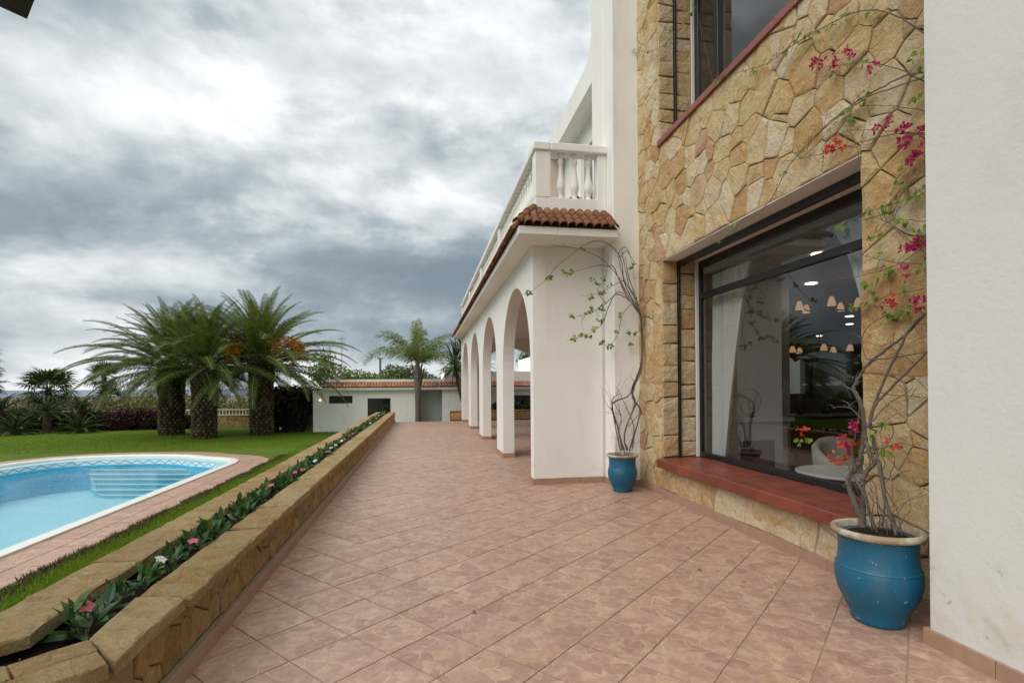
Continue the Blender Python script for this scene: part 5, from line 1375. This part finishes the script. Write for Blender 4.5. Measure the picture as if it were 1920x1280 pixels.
# ---------------------------------------------------------------- pots and climbers by the house
VINE_STEMS = [
    ([(3.08,3.197,0.535),(3.099,3.274,0.67),(3.117,3.373,0.819),(3.136,3.407,0.888),(3.155,3.353,0.995),(3.173,3.324,1.113),(3.192,3.327,1.253),(3.211,3.35,1.393),(3.229,3.402,1.491),(3.248,3.47,1.559),(3.267,3.464,1.624),(3.285,3.404,1.724),(3.304,3.333,1.793),(3.323,3.226,1.876),(3.341,3.104,1.956),(3.36,2.945,2.115)],(0.022,0.009)),
    ([(3.1,3.245,0.539),(3.114,3.253,0.751),(3.129,3.275,0.884),(3.143,3.252,0.972),(3.157,3.203,1.044),(3.171,3.257,1.121),(3.186,3.307,1.208),(3.2,3.33,1.328)],(0.018,0.016)),
    ([(3.12,2.996,0.589),(3.143,3.093,0.785),(3.165,3.164,0.993),(3.188,3.207,1.088),(3.211,3.269,1.215),(3.234,3.309,1.368),(3.256,3.257,1.533),(3.279,3.216,1.671),(3.302,3.126,1.86),(3.325,3.089,1.962),(3.347,3.006,2.066),(3.37,2.947,2.108)],(0.014,0.008)),
    ([(3.15,3.136,0.611),(3.167,3.124,0.821),(3.183,3.173,1.022),(3.2,3.241,1.111)],(0.008,0.006)),
    ([(3.05,3.096,0.576),(3.068,3.155,0.707),(3.085,3.208,0.807),(3.102,3.29,0.887),(3.12,3.346,0.935)],(0.012,0.009)),
    ([(3.2,3.293,1.291),(3.236,3.273,1.447),(3.272,3.228,1.525),(3.308,3.113,1.657),(3.344,3.006,1.782),(3.38,2.958,1.866)],(0.012,0.007)),
    ([(3.25,3.353,1.786),(3.27,3.415,1.902),(3.29,3.401,2.014),(3.31,3.313,2.08),(3.33,3.23,2.104)],(0.005,0.003)),
    ([(3.16,3.297,1.408),(3.147,3.371,1.552),(3.133,3.461,1.608),(3.12,3.361,1.675)],(0.007,0.004)),
    ([(3.26,3.354,1.786),(3.32,3.173,1.792),(3.38,2.966,1.83)],(0.006,0.004)),
    ([(3.15,3.329,1.368),(3.1,3.366,1.458),(3.05,3.375,1.486)],(0.006,0.003)),
    ([(3.15,3.287,1.331),(3.107,3.325,1.416),(3.063,3.401,1.437),(3.02,3.418,1.421)],(0.005,0.002)),
    ([(3.1,3.3,0.982),(3.108,3.345,1.092),(3.116,3.319,1.232),(3.124,3.307,1.331),(3.132,3.295,1.448),(3.14,3.312,1.517)],(0.005,0.004)),
    ([(3.16,2.998,0.586),(3.18,3.043,0.729),(3.2,3.123,0.82),(3.22,3.198,0.88)],(0.006,0.004)),
    ([(3.2,3.219,1.087),(3.233,3.177,1.167),(3.267,3.149,1.263),(3.3,3.197,1.315)],(0.005,0.002)),
    ([(3.22,3.307,1.114),(3.273,3.225,1.149),(3.327,3.149,1.186),(3.38,3.077,1.163)],(0.004,0.002)),
    ([(3.2,3.256,1.332),(3.245,3.229,1.41),(3.29,3.203,1.468),(3.335,3.153,1.518),(3.38,3.104,1.571)],(0.006,0.003)),
    ([(3.3,3.291,1.544),(3.33,3.241,1.525),(3.36,3.135,1.518),(3.39,2.997,1.506)],(0.004,0.002)),
    ([(3.3,3.403,1.926),(3.32,3.307,1.886),(3.34,3.195,1.908),(3.36,3.131,1.857)],(0.003,0.002)),
]
VINE_TWIGS = [
    ([(3.37,2.947,2.108),(3.371,2.959,2.391),(3.372,2.969,2.646),(3.374,2.952,2.893),(3.375,2.97,3.116),(3.376,2.975,3.445),(3.378,2.977,3.636),(3.379,2.979,3.938),(3.38,2.977,4.174)],(0.008,0.006)),
    ([(3.38,2.976,3.635),(3.377,3.157,3.835),(3.373,3.477,4.095),(3.37,3.796,4.252)],(0.006,0.002)),
    ([(3.38,2.972,3.952),(3.374,3.15,4.2),(3.367,3.399,4.448),(3.361,3.644,4.568),(3.355,4.015,4.671),(3.349,4.347,4.733),(3.343,4.56,4.754),(3.336,4.889,4.884),(3.33,5.522,5.155)],(0.007,0.002)),
    ([(3.38,2.975,3.718),(3.378,3.158,3.794),(3.376,3.396,3.817),(3.373,3.607,3.829),(3.371,3.867,3.792),(3.369,4.182,3.701),(3.367,4.364,3.6),(3.364,4.609,3.399),(3.362,4.996,3.358),(3.36,5.501,3.223)],(0.008,0.002)),
    ([(3.37,2.966,3.683),(3.368,3.158,3.732),(3.366,3.415,3.798),(3.364,3.624,3.799),(3.362,3.875,3.772),(3.36,4.158,3.67)],(0.006,0.003)),
    ([(3.38,2.978,3.451),(3.38,3.163,3.579),(3.38,3.387,3.711),(3.38,3.538,3.784)],(0.004,0.002)),
    ([(3.38,2.968,3.279),(3.38,3.165,3.4),(3.38,3.404,3.529),(3.38,3.713,3.68)],(0.005,0.002)),
    ([(3.38,2.968,3.304),(3.378,3.319,3.447),(3.375,3.671,3.521),(3.372,4.094,3.628),(3.37,4.338,3.7)],(0.005,0.002)),
    ([(3.36,3.69,3.763),(3.35,3.585,3.586),(3.34,3.505,3.426),(3.33,3.486,3.255)],(0.004,0.002)),
    ([(3.38,2.973,2.901),(3.377,3.262,2.911),(3.373,3.491,2.932),(3.37,3.528,2.906)],(0.004,0.002)),
    ([(3.38,3.498,2.935),(3.38,3.297,2.797),(3.38,3.145,2.639),(3.38,2.977,2.468)],(0.003,0.003)),
    ([(3.38,2.964,2.692),(3.38,3.139,2.766),(3.38,3.266,2.799),(3.38,3.404,2.745)],(0.004,0.002)),
    ([(3.38,2.971,2.408),(3.36,3.203,2.477),(3.34,3.446,2.584),(3.32,3.59,2.661)],(0.004,0.002)),
    ([(3.38,2.976,2.558),(3.348,3.154,2.465),(3.315,3.342,2.437),(3.282,3.501,2.43),(3.25,3.677,2.453)],(0.004,0.002)),
    ([(3.38,3.035,2.096),(3.353,3.2,2.162),(3.327,3.427,2.192),(3.3,3.574,2.193)],(0.004,0.002)),
    ([(3.38,2.971,3.009),(3.38,3.087,3.1),(3.38,3.136,3.038),(3.38,3.113,2.908)],(0.003,0.002)),
    ([(3.38,3.17,3.012),(3.375,3.238,2.941),(3.37,3.265,2.833)],(0.003,0.002)),
    ([(3.38,3.006,2.256),(3.373,3.139,2.251),(3.367,3.269,2.258),(3.36,3.39,2.223)],(0.004,0.002)),
    ([(3.36,4.171,3.695),(3.353,4.05,3.726),(3.347,3.997,3.757),(3.34,3.909,3.751)],(0.003,0.001)),
    ([(3.33,5.522,5.155),(3.32,5.858,6.259)],(0.002,0.001)),
    ([(3.35,6.694,6.499),(3.325,6.271,6.259),(3.3,5.823,6.211)],(0.003,0.001)),
    ([(3.36,7.816,7.003),(3.353,7.307,6.625),(3.347,6.722,6.369),(3.34,6.445,6.344)],(0.003,0.002)),
]
VINE_BRACTS = [(3.35,3.943,4.391),(3.35,3.956,4.357),(3.35,3.854,4.317),(3.35,3.711,4.286),(3.35,3.756,4.235),(3.35,3.598,4.253),(3.35,3.583,4.23),(3.35,3.377,3.994),(3.35,3.35,3.528),(3.35,3.269,3.511),(3.35,3.805,3.58),(3.35,3.822,3.557),(3.35,3.742,3.6),(3.35,3.665,3.534),(3.35,3.108,3.412),(3.35,3.145,3.388),(3.35,3.146,3.305),(3.35,3.065,3.282),(3.35,2.975,3.316),(3.35,3.054,3.17),(3.35,3.003,3.199),(3.35,3.066,3.161),(3.35,3.034,2.58),(3.33,3.095,2.54),(3.33,3.059,2.557),(3.33,2.985,2.569),(3.33,3.105,2.389),(3.33,3.264,2.194),(3.33,3.22,2.214),(3.33,3.008,2.168),(3.33,3.017,2.14),(3.1,3.32,1.295),(3.1,3.399,1.173),(3.1,3.369,1.192),(3.1,3.45,1.128),(3.1,3.513,1.051),(3.1,3.426,1.034),(3.1,3.841,1.221),(3.1,3.817,1.201),(3.1,2.997,1.208),(3.1,3.361,1.091)]
VINE_LEAVES = [(3.36,7.816,7.003),(3.36,7.611,6.845),(3.36,7.322,6.635),(3.36,7.086,6.515),(3.36,6.797,6.404),(3.36,6.717,6.367),(3.36,6.589,6.429),(3.36,6.409,6.35),(3.36,6.126,6.349),(3.36,6.045,6.346),(3.36,5.954,6.32),(3.36,6.265,6.329),(3.36,6.181,6.339),(3.36,5.527,5.161),(3.36,5.396,5.102),(3.36,5.19,5.021),(3.36,4.942,4.918),(3.36,4.8,4.827),(3.36,4.665,4.815),(3.36,4.584,4.781),(3.36,4.489,4.784),(3.36,4.354,4.739),(3.36,4.283,4.688),(3.36,4.212,4.731),(3.36,4.144,4.734),(3.36,4.111,4.722),(3.36,4.065,4.701),(3.36,3.952,4.643),(3.36,3.792,4.601),(3.36,3.774,4.62),(3.36,3.631,4.585),(3.36,3.61,4.583),(3.36,3.387,4.463),(3.36,3.723,4.172),(3.36,3.594,4.153),(3.36,3.493,4.115),(3.36,3.482,3.765),(3.36,3.646,3.818),(3.36,3.785,3.737),(3.36,3.621,3.698),(3.36,3.516,3.846),(3.36,3.466,3.835),(3.36,3.593,3.791),(3.36,3.7,3.825),(3.36,3.067,3.891),(3.36,3.06,3.867),(3.36,2.97,3.869),(3.36,2.983,3.768),(3.36,2.969,3.701),(3.36,3.047,3.585),(3.36,3.023,3.587),(3.36,3.158,3.129),(3.36,3.18,3.053),(3.36,3.151,3.023),(3.36,3.223,2.993),(3.36,3.254,2.958),(3.36,3.29,2.919),(3.36,3.313,2.888),(3.36,3.095,2.9),(3.36,3.059,2.895),(3.36,3.031,2.903),(3.36,2.981,2.932),(3.36,2.962,2.95),(3.36,3.162,2.772),(3.36,3.121,2.751),(3.36,3.337,2.717),(3.36,3.384,2.71),(3.36,3.073,2.658),(3.36,5.087,3.341),(3.36,5.136,3.287),(3.36,5.446,3.239),(3.36,4.813,3.338),(3.36,4.37,3.597),(3.36,4.158,3.679),(3.36,3.477,2.923),(3.36,3.429,2.939),(3.36,3.362,2.571),(3.36,3.318,2.453),(3.36,3.287,2.419),(3.36,3.364,2.404),(3.36,3.435,2.378),(3.36,3.464,2.367),(3.36,3.251,2.45),(3.36,3.389,2.268),(3.36,3.577,2.203),(3.36,3.541,2.223),(3.36,3.561,2.192),(3.36,3.495,2.241),(3.36,3.264,2.109),(3.36,3.246,2.099),(3.36,3.22,2.119),(3.36,3.169,2.115),(3.36,3.128,2.128),(3.36,3.3,2.083),(3.36,3.413,2.272),(3.36,3.126,2.248),(3.36,3.006,2.438),(3.36,2.976,2.394),(3.36,3.711,2.913),(3.36,3.684,2.891),(3.36,3.05,2.615),(3.36,3.022,2.662),(3.2,3.151,1.332),(3.2,3.109,1.32),(3.2,3.177,1.3),(3.2,3.239,1.249),(3.2,3.214,1.106),(3.2,3.175,1.141),(3.2,3.241,1.084),(3.2,3.277,1.106),(3.2,3.992,1.119),(3.2,3.885,1.148),(3.2,3.505,1.049),(3.2,3.552,1.055),(3.36,3.269,2.834),(3.36,3.118,2.973)]
FAR_STEMS = [
    ([(2.977,7.5,0.622),(2.913,7.525,0.978),(2.84,7.551,1.329),(3.118,7.576,1.457),(3.262,7.602,1.737),(3.354,7.627,2.02),(3.368,7.653,2.298),(3.364,7.678,2.627),(3.298,7.704,2.983),(3.124,7.729,3.269),(3.04,7.755,3.626),(3.078,7.78,3.778)],(0.009,0.004)),
    ([(3.046,7.5,0.62),(3.023,7.523,0.879),(3.2,7.547,1.325),(3.159,7.57,1.53),(3.294,7.593,1.811),(3.36,7.617,2.17),(3.364,7.64,2.547),(3.341,7.663,2.759),(3.176,7.687,3.011),(2.968,7.71,3.362),(2.725,7.733,3.61),(2.361,7.757,3.744),(1.974,7.78,3.785)],(0.009,0.003)),
    ([(3.088,7.5,0.619),(3.229,7.519,1.014),(3.274,7.537,1.258),(3.17,7.556,1.423),(3.232,7.575,1.645),(3.348,7.593,1.96),(3.353,7.612,2.627),(3.248,7.631,2.878),(3.092,7.649,3.211),(3.032,7.668,3.605),(2.814,7.687,3.826),(2.569,7.705,3.838),(2.351,7.724,3.71),(2.03,7.743,3.447),(1.856,7.761,3.24),(1.582,7.78,3.023)],(0.009,0.002)),
    ([(2.943,7.5,0.622),(2.879,7.57,1.058),(2.865,7.64,1.367),(2.962,7.71,1.448),(3.051,7.78,1.479)],(0.006,0.003)),
    ([(3.011,7.5,0.621),(2.947,7.57,0.893),(3.019,7.64,1.133),(2.96,7.71,1.281),(2.944,7.78,1.421)],(0.005,0.002)),
    ([(3.131,7.5,0.617),(3.19,7.57,0.97),(3.133,7.64,1.215),(3.075,7.71,1.38),(3.016,7.78,1.564)],(0.005,0.002)),
    ([(3.074,7.5,0.977),(3.238,7.64,1.088),(3.415,7.78,1.187)],(0.004,0.002)),
    ([(3.18,7.5,1.261),(3.329,7.64,1.462),(3.409,7.78,1.561)],(0.004,0.002)),
    ([(3.269,7.5,2.694),(3.041,7.547,3.066),(2.889,7.593,3.441),(2.829,7.64,3.45),(2.664,7.687,3.472),(2.317,7.733,3.38),(2.15,7.78,3.352)],(0.005,0.002)),
    ([(3.295,7.5,2.612),(3.268,7.556,2.743),(3.006,7.612,3.06),(2.8,7.668,2.891),(2.524,7.724,2.72),(2.274,7.78,2.69)],(0.005,0.002)),
    ([(3.303,7.5,2.571),(3.229,7.547,2.815),(2.955,7.593,3.023),(2.824,7.64,2.821),(2.735,7.687,2.577),(2.568,7.733,2.439),(2.194,7.78,2.307)],(0.005,0.002)),
    ([(3.175,7.5,2.872),(3.021,7.57,2.707),(2.968,7.64,2.401),(2.845,7.71,2.232),(2.74,7.78,2.304)],(0.003,0.0015)),
    ([(3.304,7.5,2.637),(3.302,7.64,2.438),(3.174,7.78,2.451)],(0.003,0.0015)),
    ([(3.032,7.5,3.22),(2.887,7.593,3.153),(2.661,7.687,3.04),(2.414,7.78,3.009)],(0.003,0.0015)),
    ([(2.966,7.5,3.561),(3.108,7.593,3.696),(3.26,7.687,3.559),(3.425,7.78,3.501)],(0.003,0.0015)),
    ([(3.108,7.5,3.1),(3.065,7.556,3.438),(3.028,7.612,3.698),(3.139,7.668,3.751),(3.249,7.724,3.525),(3.357,7.78,2.989)],(0.004,0.002)),
    ([(2.739,7.5,2.847),(2.621,7.57,3.059),(2.776,7.64,3.283),(2.847,7.71,3.55),(2.874,7.78,3.736)],(0.003,0.0015)),
    ([(2.635,7.5,2.642),(2.541,7.593,2.776),(2.417,7.687,2.622),(2.471,7.78,2.468)],(0.002,0.001)),
    ([(3.236,7.5,2.857),(3.199,7.593,3.12),(3.17,7.687,3.346),(3.157,7.78,3.662)],(0.006,0.003)),
    ([(3.295,7.5,2.694),(3.216,7.593,2.996),(3.151,7.687,3.178),(3.047,7.78,3.32)],(0.006,0.003)),
]
FAR_LEAVES = [(1.587,7.74,3.035),(1.605,7.74,3.052),(2.14,7.74,3.362),(2.168,7.74,3.338),(2.266,7.74,3.383),(2.24,7.74,3.368),(1.889,7.74,3.267),(1.907,7.74,3.282),(2.553,7.74,2.988),(2.579,7.74,2.999),(2.756,7.74,3.046),(2.737,7.74,3.063),(2.57,7.74,2.83),(2.6,7.74,2.813),(2.754,7.74,2.816),(2.783,7.74,2.799),(2.699,7.74,2.833),(2.552,7.74,2.76),(2.261,7.74,2.702),(2.279,7.74,2.678),(2.716,7.74,2.622),(2.745,7.74,2.64),(2.641,7.74,2.515),(2.623,7.74,2.48),(2.531,7.74,2.373),(2.509,7.74,2.387),(2.422,7.74,2.407),(2.313,7.74,2.371),(2.294,7.74,2.336),(2.973,7.74,2.484),(2.995,7.74,2.456),(2.75,7.74,2.305),(2.731,7.74,2.287),(2.878,7.74,2.218),(2.853,7.74,2.235),(2.897,7.74,2.243),(3.178,7.74,2.451),(3.197,7.74,2.433),(3.272,7.74,2.452),(3.233,7.74,2.274),(3.211,7.74,2.281),(3.068,7.74,2.734),(3.261,7.74,3.485),(3.243,7.74,3.467),(2.431,7.74,3.756),(2.868,7.74,3.207),(2.647,7.74,3.219),(2.683,7.74,3.202),(2.794,7.74,3.258),(2.61,7.74,3.271),(2.478,7.74,2.723)]
def blue_pot(label, c, rr, h, seed):
    root = thing('plant_pot', label, 'pot', c, 'blue glazed pots by the house'); k = rr/.27; z = h/.66
    MB().lathe([(.155*k, 0), (.168*k, .018*z), (.166*k, .04*z), (.205*k, .12*z), (.246*k, .21*z), (.264*k, .29*z), (.266*k, .35*z), (.258*k, .39*z), (.250*k, .41*z), (.243*k, .46*z), (.240*k, .53*z), (.246*k, .585*z), (.252*k, .61*z)], c, 40).build('body', 'glaze', root, True)
    MB().lathe([(.254*k, .606*z), (.285*k, .618*z), (.29*k, .638*z), (.282*k, .655*z), (.262*k, .66*z), (.245*k, .65*z), (.238*k, .60*z)], c, 40, False).build('rim', 'rim', root, True)
    MB().lathe([(.2585*k, .385*z), (.2625*k, .392*z), (.254*k, .40*z)], c, 40, False).build('ridge', 'glaze', root, True)
    s = MB(); s.lathe([(.238*k, .60*z), (.16*k, .615*z), (.05, .625*z)], c, 20); s.build('soil', 'soil', root)
    return root
blue_pot('large blue glazed pot with a worn rim next to the near white wall', (3.035, 3.06, 0), .257, .63, 1)
blue_pot('smaller blue glazed pot in the corner by the arcade', (2.985, 7.53, 0), .225, .565, 2)

def heart_leaf(name, m):
    return MB().add([(0, 0, 0), (.3, -.42, .06), (.72, -.28, .03), (1.05, 0, -.12), (.72, .28, .03), (.3, .42, .06), (.45, 0, -.05)],
                    [(0, 1, 6), (1, 2, 6), (2, 3, 6), (3, 4, 6), (4, 5, 6), (5, 0, 6)]).mesh(name, m)
def vine(label, loc, stems, twigs, leaves, bracts, seed, lsize, face, red=(), nl=2, thick=1.0):
    r = random.Random(seed); root = thing('climbing_vine', label, 'climbing plant', loc, 'bougainvillea climbers'); off = origin(root)
    LM, BM, BR = heart_leaf('vine_leaf', 'vine_leaf'), None, None
    tips = []
    def wob(P, a): return [p+Vector((r.uniform(-a, a), r.uniform(-a, a), r.uniform(-a, a))) for p in P]
    for P, (r0, r1) in stems:
        Q = wob(smooth_path(P, 5), r0*.25); MB().tube(Q, r0*thick, r1*thick, 8 if r0 > .01 else 6).build('stem', 'vine_bark', root); tips.append(Q)
        if face == 1: MB().tube([q+Vector((.012*math.sin(i*.5+len(tips)), -.01, .014*math.cos(i*.37))) for i, q in enumerate(Q[:max(4, int(len(Q)*.75))])], r0*.8, r1, 5).build('stem', 'vine_bark', root)
    for P, (r0, r1) in twigs:
        Q = wob(smooth_path(P, 5), .004); MB().tube(Q, max(r0*.8, .0022), max(r1, .0012), 5).build('twig', 'vine_bark', root); tips.append(Q)
    # thin side shoots
    for Q in tips:
        for k in range(max(2, len(Q)//5)):
            p = Q[r.randint(len(Q)//4, len(Q)-1)]; d = Vector((r.uniform(-.3, .3), r.uniform(-1, 1), r.uniform(-.6, .9))) if face == 0 else Vector((r.uniform(-1, 1), r.uniform(-.3, .3), r.uniform(-.6, .9)))
            d = d.normalized()*r.uniform(.04, .15); MB().tube([p, p+d*.5+Vector((0, 0, .01)), p+d], .0022, .001, 4).build('shoot', 'vine_bark', root)
    c = Vector(loc); nt = 26 if face == 0 else 30           # the tangle of fine dead twigs over the pot
    for k in range(nt):
        a = r.uniform(0, 6.28); p = c+Vector((.07*math.cos(a), .07*math.sin(a), 0)) if k % 2 else r.choice(tips[:5])[r.randint(3, 18)]
        P = [p]; d = Vector((r.uniform(-.5, .5), r.uniform(-.5, .5), 1)).normalized()
        for q in range(r.randint(4, 8)):
            d = (d+Vector((r.uniform(-.6, .5), r.uniform(-.5, .5), r.uniform(-.35, .4)))).normalized(); n_ = P[-1]+d*.07
            n_.x = min(n_.x, 3.39) if face == 0 else n_.x; n_.y = min(n_.y, 7.8) if face else n_.y; P.append(n_)
        MB().tube(smooth_path(P, 3), r.uniform(.002, .0045), .001, 4).build('twig', 'vine_bark', root)
    def put(me, p, s, name):
        q = Vector(p)-off; out = Vector((-1, 0, 0)) if face == 0 else Vector((0, -1, 0))
        n = (out+Vector((r.uniform(-.7, .7), r.uniform(-.7, .7), r.uniform(.0, 1.0)))).normalized(); t = Vector((r.uniform(-1, 1), r.uniform(-1, 1), r.uniform(-1.0, .3))); t = (t-n*t.dot(n)).normalized(); b = n.cross(t)
        m = Matrix((t, b, n)).transposed().to_4x4(); m.translation = q; inst(name, me, root, mtx=m @ Matrix.Scale(s, 4))
    for p in leaves:
        for k in range(nl):
            e = Vector(p)+Vector((r.uniform(-.025, .025), r.uniform(-.03, .03), r.uniform(-.025, .025))); put(LM, e, lsize*r.uniform(.7, 1.3), 'leaf')
    for p in bracts:
        m = 'bract_red' if (tuple(p) in red) else 'bract'; mb = MB(); p = Vector(p)
        for k in range(r.randint(4, 8)):
            c = Vector((r.uniform(-.02, .02), r.uniform(-.032, .032), r.uniform(-.03, .03))); out = (c+Vector((-.03, 0, 0))).normalized()
            for j in range(3):
                a = 2.1*j+r.random(); s = out.orthogonal().normalized(); t = out.cross(s); d = (s*math.cos(a)+t*math.sin(a))*.8+out*.7; d.normalize(); w = d.cross(out).normalized()*.012; L = r.uniform(.024, .036)
                mb.add([p+c, p+c+d*L*.55+w, p+c+d*L, p+c+d*L*.55-w], [(0, 1, 2, 3)])
        mb.build('bract_cluster', m, root)
vine('large bougainvillea climbing the stone wall with magenta bracts', (3.10, 3.06, .59), VINE_STEMS, VINE_TWIGS, VINE_LEAVES, VINE_BRACTS, 3, .046, 0,
     {VINE_BRACTS[i] for i in (10, 12, 13, 28, 33, 34, 35, 36, 37, 38, 39)}, 3, .9)
vine('bare tangled bougainvillea spreading green shoots over the white pier', (2.985, 7.53, .52), FAR_STEMS, [], FAR_LEAVES, [], 4, .048, 1, (), 4, 1.25)

# ---------------------------------------------------------------- bedding plants in the long planter
def bedding():
    r = random.Random(12)
    leaf = MB().add([(0, 0, 0), (.28, -.17, .05), (.66, -.15, .04), (1, 0, -.10), (.66, .15, .04), (.28, .17, .05), (.35, 0, 0), (.68, 0, -.02)],
                    [(0, 1, 6), (6, 5, 0), (1, 2, 7, 6), (6, 7, 4, 5), (2, 3, 7), (7, 3, 4)]).mesh('bedding_leaf', 'bed_leaf')
    def flower(root, p, m, s=.035):
        mb = MB(); n = Vector((r.uniform(-.4, .6), r.uniform(-.8, 0), 1)).normalized(); a_ = n.orthogonal().normalized(); b_ = n.cross(a_)
        for k in range(5):
            a = 2*math.pi*k/5; d = a_*math.cos(a)+b_*math.sin(a); w = a_*math.cos(a+1.57)+b_*math.sin(a+1.57)
            mb.add([p, p+d*s*.6+w*s*.42+n*.006, p+d*s, p+d*s*.6-w*s*.42+n*.006], [(0, 1, 2, 3)])
        mb.build('flower', m, root)
    named = {0: ('leafy bedding plant with one pink flower at the near end of the planter', 'p'), 1: ('small dark bedding plant just behind the pink flowered one', ''), 2: ('broad leaved bedding plant, third from the near end of the planter', ''), 3: ('bright green bedding plant with a white flower beside bare soil', 'w')}
    y = 2.92; k = 0
    while y < 23.9:
        x = -1.67-.004*min(y, 14)+r.uniform(-.05, .05); s = r.uniform(.8, 1.2)*(.78 if k == 1 else 1); 
        kind = named[k][1] if k in named else r.choice(('', '', '', 'p', 'w', ''))
        lb = named[k][0] if k in named else {'': 'dark green bedding plant without flowers in the row along the stone planter', 'p': 'bedding plant with a pink flower in the row along the stone planter', 'w': 'bedding plant with a white flower in the row along the stone planter'}[kind]
        root = thing('bedding_plant', lb, 'plant', (x, y, .37), 'bedding plants in the stone planter')
        n = 27 if k < 11 else 34; far = MB()
        for i in range(n):
            u = i/n; az = i*2.39996+r.uniform(-.3, .3); el = R(78-70*u+r.uniform(-12, 12)); L = (.095+.065*u)*s*r.uniform(.75, 1.15)
            mx = Matrix.Translation((r.uniform(-.06, .06)*s, r.uniform(-.09, .09)*s, .015+.13*s*(1-u)*r.uniform(.5, 1.1))) @ Matrix.Rotation(az, 4, 'Z') @ Matrix.Rotation(-el, 4, 'Y') @ Matrix.Rotation(r.uniform(-.6, .6), 4, 'X') @ Matrix.Diagonal((L, L*1.15, L, 1))
            if k < 11: inst('leaf', leaf, root, mtx=mx)
            else: far.add([mx @ v.co+Vector((x, y, .37)) for v in leaf.vertices], [tuple(p.vertices) for p in leaf.polygons])
        if far.v: far.build('foliage', 'bed_leaf_far', root)
        st = MB()
        for q in range(4): a = q*1.6; st.tube([(x+.01*math.cos(a), y+.01*math.sin(a), .365), (x+.05*math.cos(a), y+.06*math.sin(a), .47)], .005, .003, 4)
        st.build('stems', 'vine_bark', root)
        if kind: flower(root, Vector((x+r.uniform(.0, .08), y-r.uniform(.02, .12), .37+.15*s)), 'petal_pink' if kind == 'p' else 'petal_white', .04)
        y += .31*r.uniform(.8, 1.15); k += 1
bedding()
# bits lying about: leaves on the paving, crumbs in the soil
def litter():
    r = random.Random(31); mb = MB()
    for k in range(150):
        x, y = r.uniform(-1.82, -1.58), r.uniform(2.7, 9); s = r.uniform(.004, .010)
        mb.add([(x-s, y, .374), (x, y-s, .378), (x+s, y, .374), (x, y+s, .377), (x, y, .382)], [(0, 1, 4), (1, 2, 4), (2, 3, 4), (3, 0, 4)])
    stuff(mb.build('soil_crumbs', 'grout'))
    for x, y, m, lb in ((1.05, 7.0, 'vine_bark', 'dry brown leaf lying on the terrace tiles'), (1.35, 5.45, 'vine_leaf', 'small green leaf lying on the terrace tiles'), (.35, 3.68, 'vine_bark', 'dark scrap of leaf near the middle of the terrace'), (2.35, 4.15, 'vine_bark', 'dark crumb of leaf near the skirting below the sill'), (2.55, 4.75, 'vine_leaf', 'pale green scrap of leaf near the red sill')):
        q = MB(); s = .03
        for k in range(3):
            a = r.uniform(0, 6.3); d = Vector((math.cos(a), math.sin(a), 0)); w = Vector((-d.y, d.x, 0))*.35; p = Vector((x+r.uniform(-.02, .02), y+r.uniform(-.02, .02), .003))
            q.add([p, p+d*s*.5+w*s+Vector((0, 0, .006)), p+d*s+Vector((0, 0, .012)), p+d*s*.5-w*s+Vector((0, 0, .004))], [(0, 1, 2, 3)])
        tag(q.build('fallen_leaf', m), lb, 'leaf', 'leaves fallen on the terrace')
litter()
